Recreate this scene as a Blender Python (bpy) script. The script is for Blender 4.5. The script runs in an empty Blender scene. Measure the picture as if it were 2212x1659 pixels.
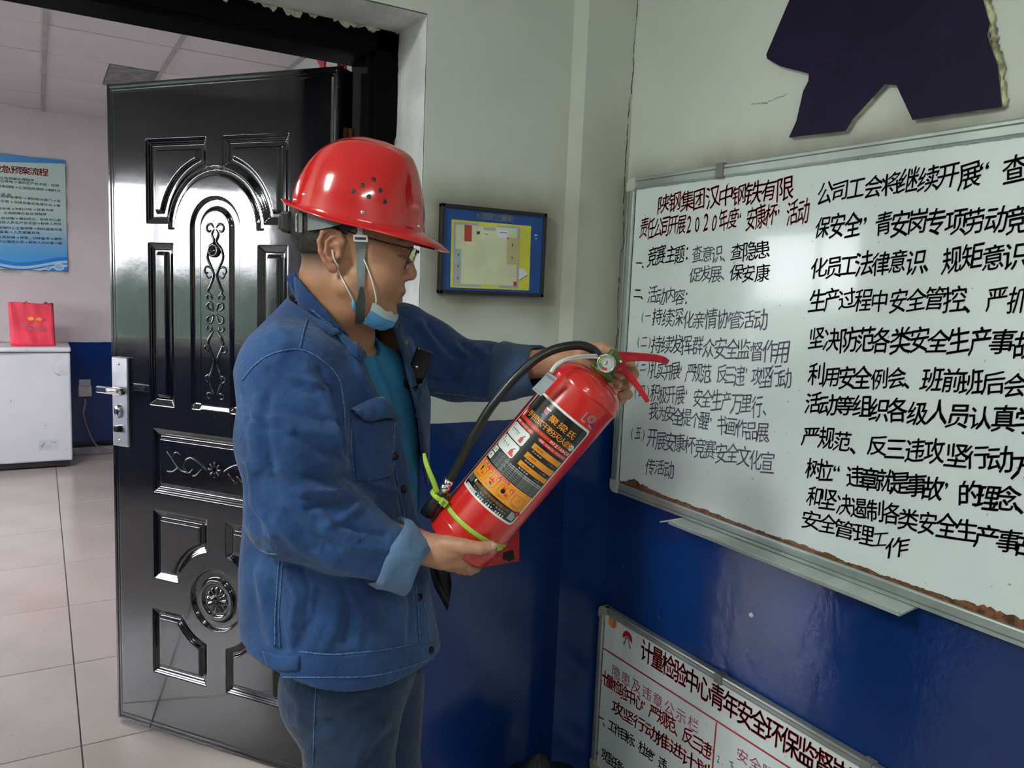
import bpy, bmesh, math, random
import numpy as np
from mathutils import Vector, Matrix
from mathutils.bvhtree import BVHTree
random.seed(7); rng = np.random.RandomState(3)
SC = bpy.context.scene; COL = SC.collection

# ------------------------------------------------------------------ camera, world, lights, exposure
FPX = 1703.6; PIT, ROL, YAW = (math.radians(a) for a in (6.70, 2.39, 31.064))
CAM = np.array([0, 0, 1.45])
_F = np.array([math.sin(YAW), math.cos(YAW), 0]); _R = np.array([math.cos(YAW), -math.sin(YAW), 0]); _U = np.array([0, 0, 1.])
_F2 = _F*math.cos(PIT)-_U*math.sin(PIT); _U2 = _U*math.cos(PIT)+_F*math.sin(PIT)
_RR = _R*math.cos(ROL)+_U2*math.sin(ROL); _UR = _U2*math.cos(ROL)-_R*math.sin(ROL)
cd = bpy.data.cameras.new('camera'); cam = bpy.data.objects.new('camera', cd); COL.objects.link(cam)
cd.sensor_width = 36; cd.lens = FPX/2212*36; cd.clip_start = .02
cam.matrix_world = Matrix(((_RR[0], _UR[0], -_F2[0], 0), (_RR[1], _UR[1], -_F2[1], 0), (_RR[2], _UR[2], -_F2[2], 1.45), (0, 0, 0, 1)))
SC.camera = cam
SC.view_settings.view_transform = 'Standard'; SC.view_settings.look = 'None'; SC.view_settings.gamma = 1
SC.view_settings.use_curve_mapping = False; SC.view_settings.exposure = 0.22
SC.cycles.use_denoising = True; SC.cycles.max_bounces = 8; SC.cycles.diffuse_bounces = 4; SC.cycles.glossy_bounces = 4
SC.cycles.sample_clamp_indirect = 6

W = bpy.data.worlds.new('sky'); SC.world = W; W.use_nodes = True
nt = W.node_tree; nt.nodes.clear()
tc = nt.nodes.new('ShaderNodeTexCoord'); sp = nt.nodes.new('ShaderNodeSeparateXYZ'); nt.links.new(tc.outputs['Generated'], sp.inputs[0])
no = nt.nodes.new('ShaderNodeTexNoise'); no.inputs['Scale'].default_value = 14; nt.links.new(tc.outputs['Generated'], no.inputs[0])
ad = nt.nodes.new('ShaderNodeMath'); ad.operation = 'MULTIPLY_ADD'; ad.inputs[1].default_value = -.035; nt.links.new(no.outputs[0], ad.inputs[0]); nt.links.new(sp.outputs[2], ad.inputs[2]); a2 = nt.nodes.new('ShaderNodeMath'); a2.inputs[1].default_value = .016; nt.links.new(ad.outputs[0], a2.inputs[0])
cr = nt.nodes.new('ShaderNodeValToRGB'); nt.links.new(a2.outputs[0], cr.inputs[0])
e = cr.color_ramp.elements; e[0].position = 0; e[0].color = (.035, .05, .042, 1); e[1].position = .02; e[1].color = (.93, .95, 1, 1)
bg = nt.nodes.new('ShaderNodeBackground'); bg.inputs[1].default_value = 24.0; nt.links.new(cr.outputs[0], bg.inputs[0])
wo = nt.nodes.new('ShaderNodeOutputWorld'); nt.links.new(bg.outputs[0], wo.inputs[0])

def area(name, loc, rot, sx, sy, power, col=(1, 1, 1), portal=False):
    l = bpy.data.lights.new(name, 'AREA'); l.shape = 'RECTANGLE'; l.size = sx; l.size_y = sy; l.energy = power; l.color = col
    if portal: l.cycles.is_portal = True
    o = bpy.data.objects.new(name, l); COL.objects.link(o); o.location = loc; o.rotation_euler = rot; return o
WIN = (2.35, 5.45, 1.0, 2.10)     # daylight window in the far room's left wall: y0 y1 z0 z1
area('window_portal', (-3.0, (WIN[0]+WIN[1])/2, (WIN[2]+WIN[3])/2), (0, -math.pi/2, 0), WIN[3]-WIN[2], WIN[1]-WIN[0], 1, portal=True)
area('far_ceiling_lamp_light', (-.9, 4.6, 2.60), (0, 0, 0), 1.1, .5, 30, (1, .95, .97))
area('near_tube_light', (-1.5, .85, 2.74), (0, 0, math.radians(20)), 1.2, .28, 62, (.93, 1, .95))
area('near_tube_light', (-.5, -1.6, 2.74), (0, 0, math.radians(20)), 1.2, .28, 27, (.93, 1, .95))

def ray(u, v):
    return _F2+_RR*(u-1106)/FPX-_UR*(v-829.5)/FPX
def hit(u, v, n, d):
    n = np.array(n, float); k = ray(u, v); return CAM+k*((d-n@CAM)/(n@k))
def L3(u, v, D):                     # pixel + horizontal distance -> (lateral, distance, height) in the person's frame
    k = ray(u, v); q = np.array([k@_R, k@_F, k[2]]); q = q*(D/q[1]); q[2] += 1.45; return q
def W3(u, v, D):
    q = L3(u, v, D); return _R*q[0]+_F*q[1]+_U*q[2]

# ------------------------------------------------------------------ object helpers
def tag(o, label=None, cat=None, group=None, kind=None):
    if label: o['label'] = label
    if cat: o['category'] = cat
    if group: o['group'] = group
    if kind: o['kind'] = kind
    return o
def empty(name, loc=(0, 0, 0), rot=None, label=None, cat=None, group=None):
    o = bpy.data.objects.new(name, None); COL.objects.link(o); o.empty_display_size = .05
    M = Matrix.Translation(Vector(loc))
    if rot is not None: M = M @ rot.to_4x4()
    o.matrix_world = M; return tag(o, label, cat, group)
def link(name, me, m, parent=None, smooth=False):
    o = bpy.data.objects.new(name, me); COL.objects.link(o)
    if parent is not None: o.parent = parent
    for x in (m if isinstance(m, (list, tuple)) else [m]):
        if x is not None: me.materials.append(x)
    if smooth: me.polygons.foreach_set('use_smooth', [True]*len(me.polygons))
    return o
def mesh(name, V, Fc, m, parent=None, smooth=False, mi=None):
    me = bpy.data.meshes.new(name)
    me.from_pydata([tuple(map(float, v)) for v in V], [], [tuple(map(int, f)) for f in Fc]); me.update()
    if mi is not None: me.polygons.foreach_set('material_index', mi)
    return link(name, me, m, parent, smooth)
def fastmesh(name, V, Q, m, parent=None):
    me = bpy.data.meshes.new(name); V = np.asarray(V, np.float32); Q = np.asarray(Q, np.int32)
    me.vertices.add(len(V)); me.vertices.foreach_set('co', V.ravel())
    me.loops.add(Q.size); me.loops.foreach_set('vertex_index', Q.ravel())
    me.polygons.add(len(Q)); me.polygons.foreach_set('loop_start', np.arange(0, Q.size, 4, dtype=np.int32))
    me.polygons.foreach_set('use_smooth', np.ones(len(Q), bool)); me.update(calc_edges=True); me.validate()
    return link(name, me, m, parent)
def bmobj(name, bm, m, parent=None, smooth=False):
    me = bpy.data.meshes.new(name); bm.normal_update(); bm.to_mesh(me); bm.free(); return link(name, me, m, parent, smooth)
def box(name, a, b, m, parent=None, bev=0, rot=None, kind=None, seg=2):
    bm = bmesh.new(); bmesh.ops.create_cube(bm, size=1)
    a = Vector(a); b = Vector(b); s = b-a; c = (a+b)/2
    for v in bm.verts: v.co = Vector((v.co.x*s.x, v.co.y*s.y, v.co.z*s.z))
    if bev: bmesh.ops.bevel(bm, geom=bm.edges[:], offset=bev, segments=seg, profile=.5, affect='EDGES')
    for v in bm.verts: v.co = (rot @ v.co if rot else v.co)+c
    o = bmobj(name, bm, m, parent, False)
    if kind: o['kind'] = kind
    return o
def tube_data(P, R, n=10, cap=True, flat=None):
    P = [Vector(p) for p in P]; R = R if isinstance(R, list) else [R]*len(P)
    V = []; Fc = []; T = []
    for i in range(len(P)): T.append((P[min(i+1, len(P)-1)]-P[max(i-1, 0)]).normalized())
    u = T[0].orthogonal().normalized()
    if flat is not None: u = (Vector(flat)-T[0]*T[0].dot(Vector(flat))).normalized()
    for i, p in enumerate(P):
        u = (u-T[i]*u.dot(T[i])).normalized(); w = T[i].cross(u)
        for k in range(n):
            a = 2*math.pi*k/n; r = R[i]; rx, ry = r if isinstance(r, tuple) else (r, r)
            V.append(p+u*math.cos(a)*rx+w*math.sin(a)*ry)
    for i in range(len(P)-1):
        for k in range(n):
            Fc.append((i*n+k, i*n+(k+1) % n, (i+1)*n+(k+1) % n, (i+1)*n+k))
    if cap: Fc.append(tuple(range(n-1, -1, -1))); Fc.append(tuple((len(P)-1)*n+k for k in range(n)))
    return V, Fc
def spline(P, n):
    P = [np.array(p, float) for p in P]; Q = [2*P[0]-P[1]]+P+[2*P[-1]-P[-2]]; out = []
    for i in range(1, len(Q)-2):
        for k in range(n):
            t = k/n; a, b, c, d = Q[i-1:i+3]
            out.append(.5*((2*b)+(-a+c)*t+(2*a-5*b+4*c-d)*t*t+(-a+3*b-3*c+d)*t**3))
    out.append(P[-1]); return out
def tube(name, P, R, m, parent=None, n=10, sm=0, flat=None):
    if sm:
        if isinstance(R, list):
            RR = [np.array(r if isinstance(r, tuple) else (r, r), float) for r in R]
            R = [tuple(r) for r in spline(RR, sm)]
        P = spline(P, sm)
    V, Fc = tube_data(P, R, n, True, flat); return mesh(name, V, Fc, m, parent, True)
def lathe_data(prof, n=32, M=None):
    V = []; Fc = []
    for r, z in prof:
        for k in range(n):
            a = 2*math.pi*k/n; V.append(Vector((r*math.cos(a), r*math.sin(a), z)))
    for i in range(len(prof)-1):
        for k in range(n): Fc.append((i*n+k, i*n+(k+1) % n, (i+1)*n+(k+1) % n, (i+1)*n+k))
    if M is not None: V = [M @ v for v in V]
    return V, Fc
def lathe(name, prof, m, parent=None, n=32, M=None):
    V, Fc = lathe_data(prof, n, M); return mesh(name, V, Fc, m, parent, True)
def autosm(o, ang=35):
    me = o.data; me.polygons.foreach_set('use_smooth', [True]*len(me.polygons))
    try: me.set_sharp_from_angle(angle=math.radians(ang))
    except Exception: pass
    return o
def frame_to(p, z, x=None):          # matrix with local z along z
    z = Vector(z).normalized(); x = Vector(x) if x is not None else z.orthogonal(); x = (x-z*x.dot(z)).normalized(); y = z.cross(x)
    return Matrix(((x.x, y.x, z.x, p[0]), (x.y, y.y, z.y, p[1]), (x.z, y.z, z.z, p[2]), (0, 0, 0, 1)))

# ------------------------------------------------------------------ materials
class N:
    def __init__(s, name):
        s.m = bpy.data.materials.new(name); s.m.use_nodes = True; s.t = s.m.node_tree
        s.b = s.t.nodes['Principled BSDF']; s.tc = s.t.nodes.new('ShaderNodeTexCoord')
    def new(s, ty, **k):
        n = s.t.nodes.new(ty)
        for a, v in k.items(): setattr(n, a, v)
        return n
    def put(s, sock, v):
        if hasattr(v, 'is_linked') or isinstance(v, bpy.types.NodeSocket): s.t.links.new(v, sock)
        else: sock.default_value = v
    def ma(s, op, a, b=None, c=None, clamp=False):
        n = s.new('ShaderNodeMath', operation=op, use_clamp=clamp)
        for i, v in enumerate((a, b, c)):
            if v is not None: s.put(n.inputs[i], v)
        return n.outputs[0]
    def noise(s, scale, detail=3, rough=.5, vec=None, dist=0):
        n = s.new('ShaderNodeTexNoise'); n.inputs['Scale'].default_value = scale; n.inputs['Detail'].default_value = detail
        n.inputs['Roughness'].default_value = rough; n.inputs['Distortion'].default_value = dist
        s.t.links.new(vec or s.tc.outputs['Object'], n.inputs['Vector']); return n.outputs['Fac']
    def ramp(s, v, a, b):
        n = s.new('ShaderNodeMapRange'); n.interpolation_type = 'SMOOTHSTEP'; s.put(n.inputs[0], v)
        n.inputs[1].default_value = a; n.inputs[2].default_value = b; return n.outputs[0]
    def mix(s, f, a, b, mode='MIX'):
        n = s.new('ShaderNodeMix', data_type='RGBA', blend_type=mode); s.put(n.inputs[0], f)
        for i, v in ((6, a), (7, b)): s.put(n.inputs[i], v if not isinstance(v, tuple) else (*v[:3], 1))
        return n.outputs[2]
    def bump(s, h, st=.3, dist=.002, nrm=None):
        n = s.new('ShaderNodeBump'); n.inputs['Strength'].default_value = st; n.inputs['Distance'].default_value = dist
        s.put(n.inputs['Height'], h)
        if nrm: s.put(n.inputs['Normal'], nrm)
        s.t.links.new(n.outputs[0], s.b.inputs['Normal']); return n.outputs[0]
    def set(s, **k):
        for a, v in k.items():
            nm = {'col': 'Base Color', 'rough': 'Roughness', 'metal': 'Metallic', 'coat': 'Coat Weight', 'spec': 'Specular IOR Level', 'alpha': 'Alpha',
                  'trans': 'Transmission Weight', 'ior': 'IOR', 'sheen': 'Sheen Weight', 'sss': 'Subsurface Weight', 'emit': 'Emission Color', 'es': 'Emission Strength', 'croughness': 'Coat Roughness'}[a]
            s.put(s.b.inputs[nm], (*v, 1) if isinstance(v, tuple) and len(v) == 3 else v)
        return s
    def xyz(s, vec=None):
        n = s.new('ShaderNodeSeparateXYZ'); s.t.links.new(vec or s.tc.outputs['Object'], n.inputs[0]); return n.outputs
def mat(name, col, rough=.5, metal=0, var=.12, vs=8, bs=0, bst=.2, coat=0, **k):
    n = N(name); c2 = tuple(x*(1-var) for x in col); c1 = tuple(min(1, x*(1+var)) for x in col)
    f = n.noise(vs, 4); n.set(col=n.mix(n.ramp(f, .35, .65), c1, c2), rough=rough, metal=metal, coat=coat, **k)
    if bs: n.bump(n.noise(bs, 4), bst, .001)
    return n.m

def rectdist(n, a, b, r):            # distance to rectangle r=(a0,a1,b0,b1), nodes
    da = n.ma('MAXIMUM', n.ma('SUBTRACT', r[0], a), n.ma('SUBTRACT', a, r[1])); db = n.ma('MAXIMUM', n.ma('SUBTRACT', r[2], b), n.ma('SUBTRACT', b, r[3]))
    da = n.ma('MAXIMUM', da, 0.0); db = n.ma('MAXIMUM', db, 0.0)
    return n.ma('SQRT', n.ma('ADD', n.ma('MULTIPLY', da, da), n.ma('MULTIPLY', db, db)))
WXR = 1.424; WY = 1.85
def wall_mat(name, white, zline, axes, rects=(), zblack=None, blue=(.003, .022, .115), soot=.16, bluegloss=.16, corner=None):
    n = N(name); X = n.xyz(); a = X[axes]; z = X[2]
    ns = n.noise(2.2, 4); nf = n.noise(9, 5, .6)
    w = n.mix(n.ramp(ns, .35, .7), white, tuple(x*.93 for x in white)); w = n.mix(n.ma('MULTIPLY', n.ramp(nf, .55, .8), .25), w, tuple(x*.8 for x in white))
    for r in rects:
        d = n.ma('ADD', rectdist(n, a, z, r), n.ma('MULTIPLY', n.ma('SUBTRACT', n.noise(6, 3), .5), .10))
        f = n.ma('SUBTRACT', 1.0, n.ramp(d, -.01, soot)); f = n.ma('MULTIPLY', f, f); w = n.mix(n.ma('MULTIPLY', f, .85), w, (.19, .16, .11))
    if corner:                       # brown tone, strongest along the corner and fading out higher up
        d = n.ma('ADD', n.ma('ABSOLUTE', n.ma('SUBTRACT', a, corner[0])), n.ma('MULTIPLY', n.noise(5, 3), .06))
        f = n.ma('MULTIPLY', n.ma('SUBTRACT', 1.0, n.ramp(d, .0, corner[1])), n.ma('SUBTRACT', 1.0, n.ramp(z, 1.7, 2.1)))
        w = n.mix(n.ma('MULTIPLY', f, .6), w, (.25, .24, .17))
    zl = n.ma('ADD', z, n.ma('MULTIPLY', n.ma('SUBTRACT', n.noise(30, 3), .5), .006)); isw = n.ma('GREATER_THAN', zl, zline)
    bl = n.mix(n.ramp(n.noise(3, 4), .4, .7), blue, tuple(x*1.35 for x in blue))
    col = n.mix(isw, bl, w)
    if zblack: col = n.mix(n.ma('GREATER_THAN', z, zblack), (.008, .009, .012), col)
    chips = n.ma('MULTIPLY', n.ramp(n.noise(55, 2), .78, .8), .7); col = n.mix(chips, col, tuple(x*.75 for x in white))
    n.set(col=col, rough=n.mix(isw, (bluegloss,)*3, (.75,)*3), spec=.5)
    n.bump(n.ma('ADD', n.noise(14, 5, .6), n.ma('MULTIPLY', n.noise(90, 3), .25)), .35, .004)
    return n.m
M = {}
# ------------------------------------------------------------------ materials used by several things
M['black'] = mat('black_plastic', (.012, .012, .013), .4)
M['black_gloss'] = mat('black_gloss', (.008, .008, .009), .18)
M['steel'] = mat('brushed_steel', (.5, .5, .52), .3, 1, bs=60, bst=.05)
M['chrome'] = mat('chrome', (.75, .75, .77), .12, 1)
M['alu'] = mat('anodised_aluminium', (.50, .56, .53), .32, .75, bs=30, bst=.03)
M['white_pl'] = mat('white_plastic', (.7, .7, .68), .35)
M['ink'] = mat('black_marker', (.012, .012, .016), .45, var=.3, vs=30)
M['ink2'] = mat('purple_black_marker', (.03, .024, .05), .45, var=.4, vs=30)
M['inkgrey'] = mat('faded_marker', (.22, .23, .26), .5)
M['inkred'] = mat('red_marker', (.72, .07, .09), .45, var=.2, vs=12)
M['darkred'] = mat('dark_red_print', (.33, .008, .02), .4)
M['rust'] = mat('rusty_edge', (.13, .05, .02), .8, var=.6, vs=60)

# ------------------------------------------------------------------ the setting: near room
NW = (.58, .605, .555)
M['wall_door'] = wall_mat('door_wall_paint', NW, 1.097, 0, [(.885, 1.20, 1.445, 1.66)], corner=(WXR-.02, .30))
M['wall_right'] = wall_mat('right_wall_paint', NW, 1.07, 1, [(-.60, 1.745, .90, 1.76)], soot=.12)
M['wall_plain'] = wall_mat('plain_wall_paint', NW, 1.08, 1)
M['reveal'] = mat('reveal_plaster', (.60, .60, .60), .7, bs=12, bst=.3)
NX0, NY0, NZ = -2.6, -2.7, 2.8
OX0, OX1, OZ = -.245, .832, 2.113          # doorway opening
def wallbox(name, a, b, m): return box(name, a, b, m, kind='structure')
def multi(name, boxes, m):
    bm = bmesh.new()
    for a, b in boxes:
        r = bmesh.ops.create_cube(bm, size=1); a = Vector(a); b = Vector(b)
        for v in r['verts']: v.co = Vector(((a.x+b.x)/2+v.co.x*(b.x-a.x), (a.y+b.y)/2+v.co.y*(b.y-a.y), (a.z+b.z)/2+v.co.z*(b.z-a.z)))
    o = bmobj(name, bm, m); o['kind'] = 'structure'; return o
wd = multi('wall_door', [((-3.2, WY, 0), (OX0, 2.17, NZ)), ((OX1, WY, 0), (WXR+.2, 2.17, NZ)), ((OX0, WY, OZ), (OX1, 2.17, NZ))], M['wall_door'])
wallbox('wall_right', (WXR, NY0, 0), (WXR+.2, WY, NZ), M['wall_right'])
wallbox('wall_left', (NX0-.2, NY0, 0), (NX0, WY, NZ), M['wall_plain'])
wallbox('wall_back', (NX0-.2, NY0-.2, 0), (WXR+.2, NY0, NZ), M['wall_plain'])
M['ceil'] = mat('ceiling_paint', (.6, .62, .58), .8)
wallbox('ceiling', (NX0-.2, NY0-.2, NZ), (WXR+.2, 2.17, NZ+.1), M['ceil'])
# the boxed-in pipe chase in the corner
ch = wallbox('wall_corner_column', (1.262, 1.782, 0), (WXR, WY, NZ), M['wall_door'])
# painted reveal skin of the doorway (side, other side and soffit)
sk = bmesh.new()
def quad(bm, *p): bm.faces.new([bm.verts.new(q) for q in p])
def reveal():
    V = []; Fc = []
    def strip(f, nu, nv):
        o = len(V)
        for i in range(nu+1):
            for j in range(nv+1): V.append(f(i/nu, j/nv))
        for i in range(nu):
            for j in range(nv): Fc.append((o+i*(nv+1)+j, o+(i+1)*(nv+1)+j, o+(i+1)*(nv+1)+j+1, o+i*(nv+1)+j+1))
    r = lambda s: (random.random()-.5)*s
    strip(lambda a, b: (OX1-.002+r(.002), WY+.002+(2.04-WY)*a, OZ*b), 3, 60)
    strip(lambda a, b: (OX0+(OX1-OX0)*a, WY+.002+(2.04-WY)*b, OZ-.002+r(.002)), 30, 3)
    strip(lambda a, b: (OX0+.002, 2.04-(2.04-WY)*a, OZ*b), 3, 10)
    return V, Fc
o = mesh('trim_reveal', *reveal(), M['reveal'], smooth=True); o['kind'] = 'structure'; sk.free()
# ragged mortar bead between frame and reveal
def bead(P, n, amp, w):
    V = []; Fc = []; P = [Vector(p) for p in P]
    k = 7; nz_ = np.random.RandomState(n); g_ = nz_.normal(size=n+1); g_ = np.convolve(g_, [.25, .5, .25], 'same')*1.2+np.interp(np.arange(n+1), np.arange(0, n+20, 9), nz_.normal(size=len(np.arange(0, n+20, 9))))
    for i in range(n+1):
        t = i/n*(len(P)-1); j = min(int(t), len(P)-2); p = P[j].lerp(P[j+1], t-j); d = (P[j+1]-P[j]).normalized()
        a0 = Vector((0, -1, 0)); b0 = d.cross(a0).normalized()
        rr = w*(1+amp*float(np.clip(g_[i], -1.4, 1.8)))
        for q in range(k):
            a = 2*math.pi*q/k; V.append(p+a0*math.cos(a)*rr*.7+b0*math.sin(a)*rr*(1+random.random()*.25))
    for i in range(n):
        for q in range(k): Fc.append((i*k+q, i*k+(q+1) % k, (i+1)*k+(q+1) % k, (i+1)*k+q))
    return V, Fc
M['mortar'] = mat('mortar', (.42, .43, .34), .9, var=.4, vs=40, bs=80, bst=.5)
o = mesh('trim_mortar', *bead([(.829, 2.028, 0), (.829, 2.028, 2.10)], 260, .5, .006), M['mortar']); o['kind'] = 'structure'
o = mesh('trim_mortar', *bead([(.83, 2.028, 2.107), (OX0, 2.028, 2.107)], 200, .45, .008), M['mortar']); o['kind'] = 'structure'
# crack running down the corner
n_ = 0; V = []; Fc = []
x = 1.42; z = 2.55
while z > 1.15:
    dz = random.uniform(.006, .02); dx = random.uniform(-.0022, .0022)
    if random.random() < .1: dx = random.choice((-.004, .004))
    w = random.uniform(.0004, .0016)
    x2 = min(1.4225, max(1.412, x+dx)); k = len(V)
    V += [(x-w, 1.7815, z), (x+w, 1.7815, z), (x2+w, 1.7815, z-dz), (x2-w, 1.7815, z-dz), (x, 1.785, z), (x2, 1.785, z-dz)]
    if random.random() > .08: Fc += [(k, k+1, k+2, k+3)]
    x, z = x2, z-dz
M['crack'] = mat('crack', (.02, .02, .018), .9)
o = mesh('trim_crack', V, Fc, M['crack']); o['kind'] = 'structure'
V = []; Fc = []
for (p, q) in (((1650, 225), (1700, 203)), ((1622, 226), (1655, 222))):
    P0, P1 = hit(*p, (1, 0, 0), WXR-.0006), hit(*q, (1, 0, 0), WXR-.0006)
    for i in range(12):
        a = P0+(P1-P0)*i/12+np.array([0, 0, random.uniform(-.002, .002)]); b = P0+(P1-P0)*(i+1)/12+np.array([0, 0, random.uniform(-.002, .002)])
        k = len(V); V += [a, b, b+[0, 0, .0009], a+[0, 0, .0009]]; Fc.append((k, k+1, k+2, k+3))
o = mesh('trim_crack', V, Fc, M['crack']); o['kind'] = 'structure'
# wall anchor plug below the board
pw = hit(1624, 1328, (1, 0, 0), WXR)
o = lathe('wall_plug', [(.0, .006), (.004, .006), (.0055, .004), (.0055, 0), (.0065, 0)], mat('chipped_plaster', (.8, .8, .78), .7), n=9, M=frame_to(pw, (-1, 0, 0)))
tag(o, 'small white wall plug stuck in the blue wall between the two whiteboards', 'wall plug')

# ------------------------------------------------------------------ the far room
FX0, FX1, FY0, FY1, FZ = -3.0, 1.27, 2.17, 7.15, 2.66
FW = (.66, .60, .61)
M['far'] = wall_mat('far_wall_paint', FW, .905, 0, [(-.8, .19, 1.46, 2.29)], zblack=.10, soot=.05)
M['farp'] = wall_mat('far_side_wall_paint', (.68, .66, .67), .905, 1, zblack=.10)
wallbox('wall_far', (FX0-.2, FY1, 0), (FX1+.2, FY1+.2, FZ+.4), M['far'])
wallbox('wall_far_right', (FX1, FY0, 0), (FX1+.2, FY1, FZ+.4), M['farp'])
y0, y1, z0, z1 = WIN
multi('wall_far_left', [((FX0-.2, FY0, 0), (FX0, y0, FZ+.4)), ((FX0-.2, y1, 0), (FX0, FY1, FZ+.4)), ((FX0-.2, y0, 0), (FX0, y1, z0)), ((FX0-.2, y0, z1), (FX0, y1, FZ+.4))], M['farp'])
# window frame with real panes
wf = empty('window_1', (FX0-.1, y0, z0)); wf['kind'] = 'structure'
nb = 4; ww = (y1-y0)/nb
for i in range(nb+1): box('mullion', (-.03, i*ww-.02, 0), (.03, i*ww+.02, z1-z0), M['white_pl'], wf)
for zz in (0, z1-z0-.03): box('rail', (-.03, 0, zz), (.03, y1-y0, zz+.03), M['white_pl'], wf)
gl = N('window_glass').set(col=(1, 1, 1), rough=0.0, trans=1.0, ior=1.01).m
for i in range(nb): box('pane', (-.003, i*ww+.02, .03), (.003, (i+1)*ww-.02, z1-z0-.03), gl, wf)
# suspended ceiling
M['tile_c'] = mat('ceiling_tile', (.62, .57, .57), .85, vs=2, var=.03)
M['tbar'] = mat('ceiling_bar', (.36, .34, .34), .5)
ceil = box('ceiling_suspended', (FX0, FY0, FZ+.02), (FX1, FY1, FZ+.06), mat('ceiling_void', (.03, .03, .03), .9), kind='structure')
xs = [FX0]+[.06+.6*k for k in range(-5, 3)]+[FX1]; ys = [FY0]+[2.3+.6*k for k in range(0, 9)]+[FY1]
tm = {}
for i in range(len(xs)-1):
    for j in range(len(ys)-1):
        w_, h_ = xs[i+1]-xs[i], ys[j+1]-ys[j]
        if w_ < .03 or h_ < .03: continue
        dark = abs(xs[i]-.06) < .01 and abs(ys[j]-5.3) < .01
        x0_, x1_ = xs[i]+.006, xs[i+1]-.006
        if dark: x1_ = .385
        key = (round(x1_-x0_, 3), round(h_, 3))
        zz = FZ+random.uniform(-.001, .002)
        if key in tm:
            o = bpy.data.objects.new('ceiling_tile', tm[key]); COL.objects.link(o); o.parent = ceil
        else:
            o = box('ceiling_tile', (0, 0, 0), (x1_-x0_, h_-.012, .012), M['tile_c'], ceil, bev=.002, seg=1); tm[key] = o.data
        o.location = (x0_, ys[j]+.006, zz)
        if dark:
            o = box('ceiling_vent', (0, 0, 0), (.27, h_-.006, .012), mat('grey_vent', (.16, .16, .165), .5, var=.4, vs=14), ceil, bev=.002, seg=1); o.location = (.388, ys[j]+.003, zz-.004)
            o['label'] = 'grey vent panel let into the ceiling tiles'
for x_ in xs[1:-1]: box('ceiling_bar', (x_-.012, FY0, FZ-.008), (x_+.012, FY1, FZ+.004), M['tbar'], ceil)
# floor: base plus tiles one by one in the far room, plain screed tiles in the near one
grout = mat('grout', (.10, .095, .09), .8)
fl = box('floor', (NX0-.6, NY0-.2, -.1), (WXR+.2, FY1+.2, -.006), grout, kind='structure')
nf = N('floor_tile_glaze'); nv = nf.noise(3, 4); oi = nf.new('ShaderNodeObjectInfo')
c = nf.mix(nf.ramp(nv, .3, .7), (.56, .50, .455), (.49, .435, .395)); c = nf.mix(nf.ma('MULTIPLY', oi.outputs['Random'], .25), c, (.40, .36, .34))
c = nf.mix(nf.ma('MULTIPLY', nf.ramp(nf.noise(40, 3), .62, .75), .3), c, (.3, .27, .24))
nf.set(col=c, rough=nf.ma('MULTIPLY_ADD', nf.noise(6, 3), .2, .12), coat=.2); nf.bump(nf.noise(4, 2), .1, .002)
M['ftile'] = nf.m
tme = None
x_ = .08-.6*6
while x_ < WXR:
    y_ = 2.62-.6*9
    while y_ < FY1:
        a0, a1 = max(x_, NX0 if y_ < 2 else FX0), min(x_+.6, WXR); b0, b1 = max(y_, NY0), min(y_+.6, FY1)
        if a1-a0 > .03 and b1-b0 > .03:
            full = abs(a1-a0-.6) < .001 and abs(b1-b0-.6) < .001
            if full and tme: o = bpy.data.objects.new('floor_tile', tme); COL.objects.link(o); o.parent = fl
            else:
                o = box('floor_tile', (0, 0, -.008), (a1-a0-.004, b1-b0-.004, 0), M['ftile'], fl, bev=.0012, seg=1)
                if full: tme = o.data
            o.location = (a0+.002, b0+.002, random.uniform(-.0004, .0004))
        y_ += .6
    x_ += .6
# conduit along the foot of the far wall
bb = box('baseboard_far', (FX0, FY1-.05, 0), (FX1, FY1, .055), mat('grey_skirting', (.42, .41, .42), .5), bev=.006, kind='structure')

# ------------------------------------------------------------------ steel door frame and the open door leaf
M['frame'] = mat('black_frame_paint', (.004, .004, .004), .55, bs=20, bst=.05, spec=.02)
fr = empty('door_1', (.79, 2.03, 0)); fr['kind'] = 'structure'
def fbox(name, a, b, bev=.003):
    return box(name, Vector(a)-Vector((.79, 2.03, 0)), Vector(b)-Vector((.79, 2.03, 0)), M['frame'], fr, bev)
fbox('jamb', (.748, 2.03, 0), (.829, 2.16, 2.11)); fbox('jamb', (.765, 2.022, 0), (.829, 2.032, 2.11)); fbox('jamb', (OX0+.001, 2.03, 0), (-.165, 2.16, 2.11)); fbox('frame_head', (-.165, 2.03, 2.040), (.829, 2.16, 2.11))
fbox('frame_head', (-.165, 2.022, 2.052), (.829, 2.031, 2.11))
A0 = Vector((.1897, 2.7269, .012)); dd = Vector((.6032, -.7976, 0)); nn = Vector((.7976, .6032, 0))   # along leaf, away from camera
DW, DH, DT = .823, 2.0, .062
Md = Matrix(((dd.x, nn.x, 0), (dd.y, nn.y, 0), (0, 0, 1)))
leaf = empty('door_2', A0, Md.to_4x4()); leaf['kind'] = 'structure'
tag(leaf, 'black steel security door with embossed arch panels standing open', 'door')
M['leaf'] = None
n = N('black_lacquered_steel')
scr = n.ramp(n.noise(70, 2, .5, dist=2), .74, .76)
n.set(col=n.mix(n.ma('MULTIPLY', scr, .25), (.006, .006, .008), (.14, .13, .13)), rough=n.ma('MULTIPLY_ADD', n.noise(5, 4), .08, .06), spec=.5, coat=.5, croughness=.04)
n.bump(n.ma('ADD', n.noise(3.5, 2), n.ma('MULTIPLY', n.noise(60, 2), .03)), .22, .012); M['leaf'] = n.m
S0 = .408
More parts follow.
